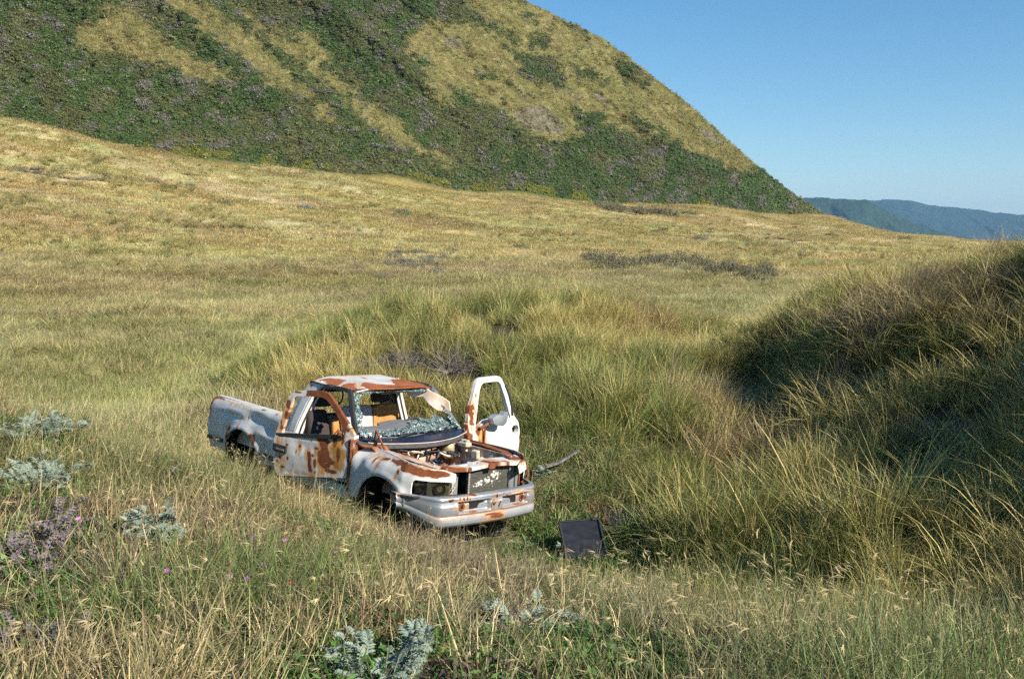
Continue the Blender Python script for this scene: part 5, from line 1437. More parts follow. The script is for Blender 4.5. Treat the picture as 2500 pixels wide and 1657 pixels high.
MB().lathe(tuple(c1), (.7, -.7, 0), [(.055, .0), (.05, .01), (.03, -.01), (0, -.02)], 18).build('side_lamp', M_DARK, hl, True)
mb = MB(); mb.sweep([tuple(q) for q in hlp(np.linspace(0, .43, 10), np.full(10, .767), np.full(10, .0))], .012, .02, (0, 0, 1)); mb.build('lamp_trim', M_BLACK, hl)

# ---- bumper
def bump_plan(y):
    ay = np.abs(y); return 1.0 - 0.07 * (ay / 0.75) ** 2 - 0.42 * sstep(0.70, 1.03, ay) ** 1.35
bprof = [(-.09, .800), (-.03, .803), (0.0, .795), (.012, .775), (.004, .745), (.010, .715), (.020, .69), (.022, .65), (.018, .61), (.006, .575), (.012, .565)]
vprof = [(.012, .565), (.022, .55), (.024, .515), (.01, .475), (-.03, .44), (-.09, .425)]
NY = 150; ys = np.linspace(-1.03, 1.03, NY)
pockets = [(-0.52, -0.05, .610, .738), (0.15, 0.60, .610, .738)]
def bump_grid(name, prof, mat, rust, st, pk=True, dense=5):
    pr_ = []
    for i in range(len(prof) - 1):
        for k in range(dense): t = k / dense; pr_.append((prof[i][0] * (1 - t) + prof[i + 1][0] * t, prof[i][1] * (1 - t) + prof[i + 1][1] * t))
    pr_.append(prof[-1]); pr_ = np.array(pr_)
    Yg, Kg = np.meshgrid(ys, np.arange(len(pr_)), indexing='ij')
    off = pr_[Kg, 0]; zg = pr_[Kg, 1] + 0.0 * Yg
    inset = 0
    if pk:
        for a, b, c_, d_ in pockets:
            inset = inset + 0.05 * sstep(a, a + .02, Yg) * sstep(b, b - .02, Yg) * sstep(c_, c_ + .012, zg) * sstep(d_, d_ - .012, zg)
            rim = np.exp(-(poly_sd(Yg, zg, [(a - .012, c_ - .01), (b + .012, c_ - .01), (b + .012, d_ + .01), (a - .012, d_ + .01)]) / .01) ** 2)
            inset = inset - 0.008 * rim
    dent = 0.02 * gauss(Yg, zg, 0.05, 0.65, 0.08, 0.08) + 0.01 * (fbm(Yg * 4, zg * 8, 531, 3) - .5)
    zg = zg + (0.80 - zg) * 0.50 * sstep(0.74, 1.02, np.abs(Yg))
    X = bump_plan(Yg) + off - inset - dent
    P = np.stack([X, Yg, zg], -1)
    yy, zz = Yg.ravel(), zg.ravel()
    att = {'rust': mask(yy, zz, rust), 'stain': mask(yy, zz, st)}
    return fast_grid(name, P, mat, att, parent=BUMP)
BUMP = empty('front_bumper'); BUMP.parent = T
br = [('dot', -.30, .612, .08, .005), ('dot', .42, .612, .10, .005), ('dot', .0, .69, .008, .03), ('dot', -.62, .775, .05, .012), ('dot', .05, .765, .02, .012), ('dot', -.50, .775, .012, .02), ('dot', -.45, .775, .012, .018), ('dot', -.40, .775, .012, .018),
      ('dot', .62, .762, .05, .008), ('dot', .16, .77, .02, .012), ('dot', -.95, .77, .06, .02), ('dot', -.30, .80, .04, .01), ('dot', .57, .67, .03, .02), ('dot', -.04, .67, .01, .05), ('dot', -.9, .58, .03, .01)]
bs = [('dot', -.45, .68, .18, .05, .75), ('dot', .04, .68, .08, .08, .6), ('dot', .5, .69, .16, .06, .5), ('dot', 0, .58, .8, .02, .8), ('dot', -.45, .75, .12, .05, .6), ('dot', .5, .75, .22, .03, .9)]
bump_grid('chrome_face', bprof, M_CHROME, br, bs)
bump_grid('valance', vprof, M_VALANCE, [('dot', .05, .515, .10, .035), ('dot', .0, .555, .12, .012), ('dot', -.3, .43, .3, .006)], [('dot', .05, .50, .14, .08, .9), ('dot', -.6, .56, .3, .02, .6)], False, 3)
for a, b, c_, d_ in pockets:
    m_ = (a + b) / 2; inner = 1 if m_ < 0 else -1
    xh = float(bump_plan(m_ + .06 * inner)) - 0.034
    mb = MB(); mb.box((xh, m_ + 0.06 * inner * (1 if m_ < 0 else 1.2), (c_ + d_) / 2 + .002), (0.012, 0.22, 0.078), bev=.005); mb.build('pocket_opening_shade', M_DARK, BUMP)  # dark block painted in for the shade of the hole
    yc = a + 0.075 if m_ < 0 else b - 0.07
    mb = MB(); mb.lathe((float(bump_plan(yc)) - 0.036, yc, .672), (1, 0, 0), [(.044, -.01), (.046, .018), (.030, .022), (.026, .004), (0, .0)], 20); mb.build('tow_hole_ring', M_RUST, BUMP, True)
    mb = MB(); mb.lathe((float(bump_plan(yc)) - 0.028, yc, .672), (1, 0, 0), [(.022, .0), (.022, .008), (0, .009)], 16); mb.build('tow_hole_shade', M_DARK, BUMP, True)  # dark disc in place of the shaded bore
mb = MB()
for y_ in (-.62, -.44, -.40, -.36, .06, .22): mb.box((float(bump_plan(y_)) + .008, y_, .762 if y_ < 0 else .752), (.012, .045 if y_ == -.62 else .014, .016))
mb.build_each('bolt_slot', M_DARK, BUMP)
mb = MB(); mb.tube([(1.015, .12, .70), (1.012, .085, .63)], .006, 5); mb.tube([(1.015, -.02, .69), (1.017, .01, .655), (1.015, .03, .69)], .005, 5); mb.build_each('scratch_gouge', M_DARK, BUMP)
w_ = [(0.30, .757), (0.44, .757), (.47, .772), (.50, .775), (.54, .757), (.66, .757)]
mb = MB(); mb.tube([(float(bump_plan(y_)) + .014, y_, z_) for y_, z_ in w_], .005, 5); mb.build('trim_remnant', M_WHITE, BUMP)
mb = MB(); mb.tube([(.30, -.975, .765), (.52, -.98, .77), (.66, -.93, .775), (.85, -.70, .80), (.93, -.45, .805)], .014, 6); mb.build('filler_strip', M_BLACK, T)
mb = MB(); mb.box((.40, -.96, .70), (.28, .03, .10), (0, 0, -.05), bev=.01); mb.build('bumper_end_bracket', M_ALU, T)

# ---- doors
def door_frame_parts(side, ang, outer, hole, rust, st, rust2, st2, lower_thick=0.10):
    hinge = empty('door'); hinge.parent = T
    hinge.location = (-0.64, side * 0.93, 0)
    a = math.radians(ang)
    hinge.rotation_euler = (0, 0, (-a if side > 0 else a))
    def f3(s, z, d):   # local x = -s, outward = side*y
        y = np.interp(z, [.55, .7, .9, 1.1, 1.2, 1.5, 1.9], [.0, .012, .022, .015, -.008, -.075, -.14])
        if side < 0: y = y - .012 * gauss(s, z, .75, 1.05, .16, .08) - .012 * gauss(s, z, .3, .9, .12, .15) + .005 * (fbm(s * 6, z * 6, 521, 3) - .5) * 2
        return np.stack([-s, side * (y - d), z], -1)
    return hinge, f3
# near door (16 degrees open, sagging on its hinges)
lower = [(-0.06, 0.75), (-0.07, 0.9), (-0.035, 1.275), (0.10, 1.245), (1.245, 1.105), (1.262, 1.05), (1.265, 0.90), (1.245, 0.72), (1.20, 0.605), (1.16, 0.595), (0.6, .665)]
d1, f3 = door_frame_parts(-1, 16, None, None, None, None, None, None)
d1['label'] = 'near door swung slightly open, heavily rust-streaked, window gone'
rust = [('poly', [(.54, 1.19), (.38, 1.20), (.36, 1.10), (.33, 1.02), (.30, .85), (.42, .76), (.47, .84), (.47, 1.02), (.50, 1.10)], .05, .12), ('poly', [(.30, 1.20), (.22, 1.21), (.20, 1.12), (.26, 1.08)], .05, .05),
        ('poly', [(.68, .98), (.63, .98), (.60, .72), (.65, .70)], .04, .05), ('dot', .82, 1.02, .020, .020), ('dot', .54, 1.035, .030, .024), ('dot', .59, .945, .024, .022), ('dot', 1.03, 1.01, .024, .020), ('dot', 1.14, .83, .022, .022), ('dot', 1.01, .84, .022, .022), ('dot', 1.19, .77, .03, .025), ('dot', .84, .915, .010, .010),
        ('dot', .87, .95, .008, .025), ('dot', .64, 1.12, .014, .014), ('dot', .55, .85, .03, .06), ('dot', .28, .90, .04, .03), ('dot', .30, .78, .09, .03), ('dot', .13, 1.17, .02, .05), ('dot', .95, 1.14, .015, .03), ('dot', .18, 1.0, .03, .10), ('dot', -.05, .95, .02, .2), ('dot', .55, .73, .02, .02), ('dot', 1.1, .72, .04, .02), ('dot', .95, .70, .01, .01), ('dot', .76, .78, .008, .008)]
st = [('poly', [(.58, 1.2), (.36, 1.22), (.24, .76), (.50, .72), (.53, 1.0)], .10, .12, .95), ('poly', [(.33, 1.22), (.09, 1.24), (.09, .82), (.27, .78)], .08, .10, .95), ('poly', [(1.26, 1.10), (1.05, 1.12), (1.02, .70), (1.12, .63), (1.22, .7)], .14, .12, .75), ('poly', [(.72, 1.0), (.60, 1.0), (.58, .68), (.68, .66)], .08, .06, .85), ('dot', .5, .68, .5, .03, .7), ('dot', .82, 1.0, .04, .06, .8), ('dot', .54, .98, .05, .09, .8)]
plate('door_skin', lower, [], f3, M_PAINT, d1, 0.02, 0.085, rust, st)
outer = [(1.243, 1.11), (1.205, 1.34), (1.165, 1.53), (1.13, 1.63), (1.08, 1.685), (1.0, 1.708), (.80, 1.735), (.58, 1.748), (.50, 1.735), (.44, 1.69), (.33, 1.60), (.22, 1.50), (.11, 1.41), (.0, 1.31), (-.03, 1.28), (.03, 1.262), (.145, 1.245),
         (.155, 1.30), (.19, 1.36), (.25, 1.43), (.32, 1.505), (.42, 1.59), (.50, 1.645), (.56, 1.668), (.62, 1.672), (.80, 1.66), (1.0, 1.637), (1.045, 1.615), (1.07, 1.55), (1.11, 1.36), (1.145, 1.13)]
plate('window_frame', outer, [], f3, M_PAINT, d1, 0.02, 0.045,
      [('poly', [(.86, 1.80), (.40, 1.80), (.16, 1.50), (.10, 1.42), (.12, 1.25), (.3, 1.4), (.5, 1.6), (.86, 1.62)], .03, .05), ('dot', 1.13, 1.50, .04, .07), ('dot', 1.12, 1.38, .03, .05), ('dot', 1.19, 1.28, .015, .03), ('dot', .08, 1.33, .03, .03), ('dot', .03, 1.36, .02, .015), ('dot', 1.0, 1.69, .06, .012), ('dot', 1.16, 1.22, .03, .03)],
      [('dot', 1.15, 1.4, .06, .2, .9), ('dot', .05, 1.32, .1, .06, .8), ('dot', 1.18, 1.2, .06, .1, .9)])
mb = MB(); mb.sweep([(-.10, -.005, 1.255), (-.35, -.012, 1.215), (-.8, -.006, 1.165), (-1.235, .0, 1.115)], .022, .05, (0, 1, 0)); mb.build('belt_weatherstrip', M_BLACK, d1)
hd = empty('door_handle'); hd.parent = d1
mb = MB(); mb.box((-1.135, -.032, .955), (.235, .03, .095), (0, .07, 0), bev=.012); mb.build('handle_plate', M_BLACK, hd)
# keep to three levels: the paddle is a second mesh of the same part
mb = MB(); mb.box((-1.12, -.050, .945), (.14, .014, .026), (0, .07, 0), bev=.006); mb.build('handle_paddle', M_ALU, hd)
mb = MB(); mb.box((-.165, -.03, 1.285), (.05, .05, .06), (0, .4, 0), bev=.01); mb.tube([(-.13, -.03, 1.25), (-.19, -.02, 1.33), (-.25, -.02, 1.26)], .008, 5); mb.build('mirror_mount', M_RUST, d1)
mb = MB(); mb.box((-.62, .055, .92), (1.1, .02, .50)); mb.build('door_inner_panel', M_LGREY, d1)
# far door, wide open: its outer skin faces forward
d2, f3 = door_frame_parts(1, 79, None, None, None, None, None, None)
d2['label'] = 'far door wide open, bright white with a dangling mirror'
lower = [(0.02, 0.55), (-0.02, 0.9), (0.05, 1.16), (0.10, 1.30), (0.25, 1.20), (.5, 1.30), (0.92, 1.335), (1.10, 1.32), (1.20, 1.31), (1.28, 1.22), (1.30, 1.05), (1.28, 0.7), (1.22, .55)]
hole = [(1.11, 1.08), (1.10, 1.14), (1.15, 1.175), (1.25, 1.175), (1.27, 1.12), (1.25, 1.07), (1.17, 1.05)]
plate('door_skin', lower, [hole], f3, M_PAINT, d2, 0.03, 0.07, [('dot', .30, 1.16, .06, .06), ('dot', .42, 1.05, .03, .12), ('dot', .33, .95, .05, .1), ('dot', .08, 1.2, .03, .1), ('dot', 1.29, 1.0, .01, .05)], [('dot', .36, 1.05, .10, .2, 1.0), ('dot', .1, 1.2, .07, .15, .8)])
outer = [(0.10, 1.30), (.12, 1.40), (0.17, 1.50), (0.25, 1.62), (0.30, 1.72), (0.36, 1.83), (.41, 1.875), (0.48, 1.895), (0.85, 1.90), (0.92, 1.89), (0.97, 1.85), (1.04, 1.74), (1.11, 1.60), (1.17, 1.44), (1.20, 1.31), (1.10, 1.32),
         (1.05, 1.46), (.99, 1.64), (.93, 1.78), (.885, 1.815), (.83, 1.825), (.54, 1.82), (.48, 1.795), (.43, 1.72), (.38, 1.58), (.33, 1.42), (.28, 1.30), (.25, 1.20)]
plate('window_frame', outer, [], f3, M_PAINT, d2, 0.025, 0.05, [('poly', [(.17, 1.50), (.26, 1.56), (.27, 1.50), (.20, 1.44), (.24, 1.40), (.20, 1.33), (.26, 1.26), (.14, 1.28)], .02, .09), ('dot', .33, 1.66, .012, .04)], [('dot', .22, 1.45, .10, .16, .9)])
mb = MB(); mb.sweep([(-1.075, .02, 1.33), (-1.05, .02, 1.46), (-.99, .0, 1.64), (-.93, -.03, 1.775)], .02, .03, (0, 1, 0)); mb.build('belt_weatherstrip', M_BLACK, d2)
mr_ = empty('wing_mirror'); mr_.parent = d2
plate('mirror_housing', [(.40, 1.36), (.43, 1.30), (.56, 1.25), (.66, 1.235), (.72, 1.27), (.77, 1.37), (.76, 1.42), (.70, 1.44), (.65, 1.40), (.60, 1.39), (.54, 1.41), (.46, 1.40)], [],
      lambda s, z, d: np.stack([-s, .13 - d + .06 * np.cos((s - .58) * 5) * np.cos((z - 1.33) * 9), z], -1), M_CHROME, mr_, .03, .09)
mb = MB(); mb.tube(smooth_path([(-.30, .03, 1.22), (-.36, .06, 1.25), (-.42, .08, 1.28)]), .022, 7); mb.build('mirror_arm', M_RUST, mr_, True)
mb = MB(); mb.tube([(-.40, .04, 1.25), (-.41, .04, .95)], .012, 6); mb.build('hinge_strap', M_RUST, d2)

# ---- wheel under the nose
wh = empty('wheel'); wh.parent = T; wh.location = (0.16, 0.72, 0.33); wh.rotation_euler = (0.0, 0, -0.35)
mb = MB(); pr2 = [(.20, -.11), (.28, -.125), (.345, -.115), (.37, -.085), (.375, 0), (.37, .085), (.345, .115), (.28, .125), (.20, .11)]
mb.lathe((0, 0, 0), (0, 1, 0), pr2, 40)
for k in range(40):
    a = 2 * math.pi * k / 40
    for y_ in (-.06, 0.0, .06):
        mb.box((.378 * math.cos(a), y_, .378 * math.sin(a)), (.016, .045, .034), (0, -a, 0))
mb.build('tyre', M_TYRE, wh)
mb = MB(); mb.lathe((0, 0, 0), (0, 1, 0), [(.20, -.10), (.19, -.06), (.08, -.05), (0, -.05)], 24); mb.lathe((0, 0, 0), (0, 1, 0), [(.20, .10), (.19, .06), (.08, .07), (0, .07)], 24); mb.build('rim', M_RUST, wh, True)
mb = MB(); mb.tube([(0.16, -.7, .36), (.16, .7, .36)], .04, 8); mb.build('front_axle', M_RUST, T)
# ------------------------------------------------------------------ smaller things that stand on the ground
M_SILVER = simple('silvery_sage_leaf', (0.30, 0.355, 0.28), 0.8, nscale=9, col2=(0.16, 0.21, 0.145))
M_LILAC = simple('dry_lilac_grey_leaf', (0.235, 0.20, 0.205), 0.85, nscale=9, col2=(0.13, 0.105, 0.105))
M_STEM = simple('dry_stem', (0.30, 0.26, 0.18), 0.9, nscale=20, col2=(0.18, 0.15, 0.10))
M_TWIG = simple('grey_twigs', (0.27, 0.24, 0.215), 0.9, nscale=14, col2=(0.14, 0.12, 0.10))
M_WOOD = simple('silvered_driftwood', (0.27, 0.26, 0.25), 0.85, nscale=12, bump=0.6, col2=(0.13, 0.12, 0.11))
M_STONE = simple('grey_brown_stone', (0.34, 0.29, 0.23), 0.9, nscale=9, bump=0.8, col2=(0.20, 0.17, 0.14))

def frond_mesh(name, mat, L_=0.15, lobes=6, wide=0.045, curl=0.7):
    """feathery leaf: midrib with paired lobes, curling over at the tip"""
    v = []; f = []
    def P(t): return Vector((L_ * (t - 0.25 * curl * t * t), 0, L_ * curl * (0.55 * t - 0.62 * t * t)))
    for k in range(lobes):
        t = 0.18 + 0.80 * k / (lobes - 1); p = P(t); p2 = P(min(1, t + 0.10))
        w = wide * math.sin(math.pi * (0.25 + 0.72 * t)) * R(.85, 1.15)
        for sgn in (-1, 1):
            n = len(v); tip = p + Vector((w * 0.55, sgn * w, R(-.2, .35) * w)); m1 = p.lerp(tip, .55) + Vector((-0.20 * w, 0, 0.012)); m2 = p2.lerp(tip, .5) + Vector((.12 * w, 0, 0.008))
            v += [tuple(p), tuple(m1), tuple(tip), tuple(m2), tuple(p2)]; f += [(n, n + 1, n + 2, n + 3, n + 4)]
    n = len(v); rb = [P(q / 5) for q in range(6)]
    for q in rb: v += [(q.x, -0.0035, q.z), (q.x, 0.0035, q.z + .001)]
    for q in range(5): f.append((n + 2 * q, n + 2 * q + 1, n + 2 * q + 3, n + 2 * q + 2))
    return make_mesh(name, v, f, mat, link=False, smooth=False)
FR_S = [frond_mesh('frond', M_SILVER, .15, 6, R(.038, .05), R(.4, 1.0)) for _ in range(4)]
FR_L = [frond_mesh('frond', M_LILAC, .11, 5, R(.02, .03), R(.5, 1.2)) for _ in range(3)]

def leafy_plant(name, cat, label, px, py, width, height, n, meshes, group=None, nst=7, fs=1.0):
    g = on_ground(px, py)
    root = empty(name, g, R(0, 6.28)); tag(root, label, cat, group)
    mb = MB(); tips = []
    for k in range(nst):
        a = 2 * math.pi * k / nst + R(-.5, .5); rr = width * 0.5 * R(.35, 1.0); h = height * R(.55, 1.0) * (1 - 0.35 * rr / (width * .5))
        pts = smooth_path([(0, 0, -.03), (math.cos(a) * rr * .4, math.sin(a) * rr * .4, h * .55), (math.cos(a) * rr, math.sin(a) * rr, h)], 4)
        tips.append(pts); mb.tube(pts, 0.0045, 4)
    st_ = mb.build('stem', M_STEM, root); st_['kind'] = 'stuff'
    for k in range(n):
        pts = random.choice(tips); p = Vector(pts[int(len(pts) * R(.4, .999))])
        o = bpy.data.objects.new('frond', random.choice(meshes)); COL.objects.link(o); o.parent = root
        o.location = p + Vector((R(-.04, .04), R(-.04, .04), R(-.02, .04))) * fs
        out_a = math.atan2(p.y, p.x) + R(-1.4, 1.4)
        o.rotation_euler = (R(-.5, .5), R(-1.1, .25), out_a); s = R(.65, 1.25) * fs; o.scale = (s, s, s)
    return root
GSP = 'silvery-leaved beach sage plants'
leafy_plant('silver_sage_plant', 'plant', 'large silvery sage plant with feathery leaves at the bottom edge of the photo', 383, 704, .62, .30, 190, FR_S, GSP, 13, .62)
leafy_plant('silver_sage_plant', 'plant', 'silvery sage plant with upright feathery tips leaning out of dry grass below the front bumper', 527, 652, .48, .24, 130, FR_S, GSP, 9, .75)
leafy_plant('silver_sage_plant', 'plant', 'pale silvery sage plant alone in the dry grass below the rear of the truck', 149, 560, .42, .34, 130, FR_S, GSP, 9, .8)
leafy_plant('silver_sage_plant', 'plant', 'wide silvery sage clump on the grassy shoulder, the upper one at the left edge', 26, 446, 1.1, .24, 280, FR_S, GSP, 16, .85)
leafy_plant('silver_sage_plant', 'plant', 'silvery sage clump half hidden by dry grass, lower one at the left edge', 34, 494, .8, .24, 170, FR_S, GSP, 12, .75)
leafy_plant('silver_sage_plant', 'plant', 'small silvery sage sprig beside the plank end right of the front bumper', 545, 482, .30, .16, 22, FR_S, GSP, 5, .9)
leafy_plant('silver_sage_plant', 'plant', 'tiny silvery sage sprig at the near corner of the loose radiator', 562, 562, .16, .26, 14, FR_S, GSP, 4, .7)
leafy_plant('silver_sage_plant', 'plant', 'low silvery sage patch in the grass right below the near door', 262, 494, .9, .30, 60, FR_S, GSP, 8, 1.0)
leafy_plant('lilac_grey_plant', 'plant', 'withered lilac-grey plant at the left edge, above the big patch of green leaves', 54, 566, .36, .42, 60, FR_L, 'withered lilac-grey plants', 9, 1.2)
leafy_plant('lilac_grey_plant', 'plant', 'flat withered lilac-grey plant touching the left edge of the photo', 12, 588, .5, .28, 60, FR_L, 'withered lilac-grey plants', 9, 1.1)
leafy_plant('lilac_grey_plant', 'plant', 'withered lilac-grey plant low in the bottom left corner', 34, 668, .34, .24, 50, FR_L, 'withered lilac-grey plants', 8, 1.0)

# twiggy dead bushes
def twig_ball(name, mat, n, wdt=0.012):
    v = []; f = []
    for k in range(n):
        d = Vector((random.gauss(0, 1), random.gauss(0, 1), abs(random.gauss(.3, .7)))).normalized()
        p = Vector((R(-.25, .25), R(-.25, .25), 0)); 
        for q in range(3):
            d2 = (d + Vector((R(-.6, .6), R(-.6, .6), R(-.5, .5)))).normalized(); e = p + d2 * R(.22, .40)
            s = d2.cross(Vector((R(-1, 1), R(-1, 1), R(-1, 1)))).normalized() * wdt * (1 - q * .3)
            i = len(v); v += [tuple(p - s), tuple(p + s), tuple(e + s * .5), tuple(e - s * .5)]; f.append((i, i + 1, i + 2, i + 3)); p = e; p.z = max(p.z, 0.02)
    return make_mesh(name, v, f, mat, link=False, smooth=False)
TW = [twig_ball('twigs', M_TWIG, 210, .010) for _ in range(3)]
TWB = [twig_ball('twigs', simple('dark_brush', (0.115, 0.10, 0.075), 0.95, nscale=5, col2=(.06, .055, .04)), 240, .030) for _ in range(3)]
def bush(name, mesh, px, py, w, h, label, cat='bush', group=None):
    g = on_ground(px, py)
    o = bpy.data.objects.new(name, mesh); COL.objects.link(o); o.location = g; o.scale = (w, w, h); o.rotation_euler = (0, 0, R(0, 6.28))
    return tag(o, label, cat, group)
bush('dead_bush', TW[0], 452, 371, .75, .75, 'tangled grey dead bush in the dune grass behind the far door', group='grey dead bushes behind the truck')
bush('dead_bush', TW[1], 408, 366, .60, .5, 'tangled grey dead bush in the dune grass straight behind the cab roof', group='grey dead bushes behind the truck')
bush('dead_bush', TW[2], 376, 369, .70, .5, 'low grey dead bush just above the rear corner of the cab roof', group='grey dead bushes behind the truck')
bush('dead_bush', TW[0], 290, 348, .9, .8, 'dark tangled bush at the left end of the tall dune grass', group='grey dead bushes behind the truck')
bush('dead_bush', TW[1], 262, 362, .7, .5, 'pale grey dead bush at the foot of the left end of the dune grass', group='grey dead bushes behind the truck')

# brush line across the plain and scattered bushes
C_ONE = [o.data for o in C_SHR.objects]
def plain_bush(px, py, w, h, tint, label, group, dark=False, name='shrub'):
    g = on_ground(px, py, 20)
    m = random.choice(TWB) if dark else random.choice(GREENB)
    o = bpy.data.objects.new(name, m); COL.objects.link(o); o.location = g - np.array([0, 0, .05]); o.scale = (w, w, h); o.rotation_euler = (0, 0, R(0, 6.28))
    return tag(o, label, 'shrub', group)
def green_ball(k, col):
    mat = simple('bush_leaves_%d' % k, col, .8, nscale=3, col2=tuple(c * .55 for c in col))
    v = []; f = []
    for i in range(420):
        d = Vector((random.gauss(0, 1), random.gauss(0, 1), abs(random.gauss(0, .8)))).normalized() * R(.5, 1.0)
        n = (d + Vector((R(-.6, .6), R(-.6, .6), R(-.2, .8)))).normalized(); u = n.orthogonal().normalized(); u = Matrix.Rotation(R(0, 6.28), 3, n) @ u; w = n.cross(u); s = R(.05, .10)
        j = len(v); v += [tuple(d + u * s), tuple(d + w * s * .6), tuple(d - u * s), tuple(d - w * s * .6)]; f.append((j, j + 1, j + 2, j + 3))
    return make_mesh('leaves', v, f, mat, link=False, smooth=False)
GREENB = [green_ball(1, (.10, .13, .055)), green_ball(2, (.13, .15, .07)), green_ball(3, (.17, .21, .15))]
def brush_mass(name, label, spots):
    """brush that reads as one tangle: many clumps merged in one mesh"""
    V = []; F = []; n = 0
    for px, py, w, h, dk in spots:
        g = on_ground(px, py, 20) - np.array([0, 0, .05]); m = random.choice(TWB) if dk else random.choice(GREENB)
        co = np.empty(len(m.vertices) * 3); m.vertices.foreach_get('co', co); co = co.reshape(-1, 3)
        a = R(0, 6.28); c, q = math.cos(a), math.sin(a)
        V.append(np.stack([(co[:, 0] * c - co[:, 1] * q) * w, (co[:, 0] * q + co[:, 1] * c) * w, co[:, 2] * h], -1) + g)
        F += [[i + n for i in p.vertices] for p in m.polygons]; n += len(co)
    o = make_mesh(name, np.concatenate(V), F, M_BRUSH, None, False)
    return tag(o, label, 'brush', kind='stuff')
M_BRUSH = simple('dry_brush_mass', (0.23, 0.21, 0.12), 0.95, nscale=1.6, col2=(.10, .09, .055))
M_BRUSH2 = simple('sage_grey_brush', (0.24, 0.225, 0.17), 0.95, nscale=1.2, col2=(.10, .095, .07))
brush_mass('dark_brush', 'dark brown-grey brush in a long line across the middle of the golden plain', [(588 + 185 * t + R(-3, 3), 262 + 12 * t + random.gauss(0, 3.2) + 3 * math.sin(t * 9), R(.5, 1.3), R(.5, 1.25), R(0, 1) < .7) for t in [k / 85 for k in range(86)]])
bm_ = brush_mass('grey_brush', 'grey-brown low brush in a loose patch out on the plain above the cab roof', [(412 + random.gauss(0, 22), 262 + random.gauss(0, 8), R(.4, .9), R(.35, .7), R(0, 1) < .6) for k in range(60)]); bm_.data.materials[0] = M_BRUSH2
brush_mass('bank_brush', 'grey brush and driftwood on the sandy bank at the foot of the hill', [(598 + 76 * t, 208 + 8 * t + R(-2, 2), R(1.2, 3.0), R(.9, 2.2), R(0, 1) < .8) for t in [k / 29 for k in range(30)]])
bm_ = brush_mass('weedy_brush', 'grey weeds along the low bank at the left of the plain below the hill', [(12 + 175 * t + R(-3, 3), 170 + 17 * t + R(-3, 4), R(.4, 1.0), R(.3, .7), R(0, 1) < .5) for t in [k / 44 for k in range(45)]]); bm_.data.materials[0] = M_BRUSH2
bm_ = brush_mass('weedy_brush', 'scattered low brown weeds in a band on the right half of the plain', [(R(640, 960), 232 + random.gauss(0, 7), R(.5, 1.3), R(.25, .6), R(0, 1) < .7) for k in range(60)]); bm_.data.materials[0] = M_BRUSH2
bm_ = brush_mass('weedy_brush', 'scattered low grey-green weeds over the left half of the plain', [(R(5, 520), R(215, 330), R(.2, .5), R(.2, .4), R(0, 1) < .3) for k in range(80)])
GL4 = 'small green shrubs dotted over the plain'
for px, py, w, lb in ((224, 205, 1.6, 'the leftmost of three dots in a row high on the plain'), (305, 209, 1.6, 'the middle of three dots in a row high on the plain'), (403, 214, 1.6, 'the rightmost of three dots in a row high on the plain'),
                  (122, 232, .9, 'left part of the plain, under the low weedy bank'), (108, 306, .55, 'near left, level with the left end of the dune grass'), (184, 296, .5, 'alone between the left edge and the dune grass'),
                  (56, 243, .8, 'halfway up the plain near the left edge'), (468, 226, 1.2, 'straight above the open far door, near the hill foot'), (520, 248, 1.1, 'between the grey brush patch and the long brush line'),
                  (655, 232, 1.3, 'above the left half of the long brush line'), (700, 240, 1.4, 'above the right half of the long brush line'), (830, 236, 2.0, 'right of the hill foot, under the first blue mountain'),
                  (905, 240, 2.2, 'far right of the plain, under the farther mountain'), (690, 214, 2.6, 'just right of the sandy bank at the hill foot'), (340, 238, .9, 'left of the grey brush patch'),
                  (842, 286, .6, 'just above the crest of the right-hand dune'), (412, 299, .45, 'at the far edge of the dune grass hump'), (20, 268, .7, 'touching the left edge of the plain')):
    plain_bush(px, py, w * R(.8, 1.1), w * R(.45, .7), None, 'small dark shrub ' + lb, GL4)

# plank half buried behind the truck's nose
a_ = np.array(on_ground(533, 481)); b_ = np.array(on_ground(580, 463)); a_[2] += .09; b_[2] += .16
pl = empty('driftwood_plank', tuple(a_)); tag(pl, 'grey weathered plank lying in the grass to the right of the truck nose', 'plank')
dv = b_ - a_; L0 = float(np.linalg.norm(dv))
v = []; fc = []
for i in range(13):
    t = i / 12; w = .045 * (1 + .15 * math.sin(i * 2.1)); h = .016
    for y_, z_ in ((-w, -h), (w, -h), (w * .95, h), (-w, h + .004 * math.sin(i))): v.append((t * L0, y_ + .01 * math.sin(i * .8), z_ + .012 * math.sin(i * .7)))
for i in range(12):
    for k in range(4): fc.append((4 * i + k, 4 * i + (k + 1) % 4, 4 * i + 4 + (k + 1) % 4, 4 * i + 4 + k))
fc += [(3, 2, 1, 0), (48, 49, 50, 51)]
bd_ = make_mesh('board', v, fc, M_WOOD, pl, False); bd_.rotation_euler = Vector(dv).to_track_quat('X', 'Z').to_euler()

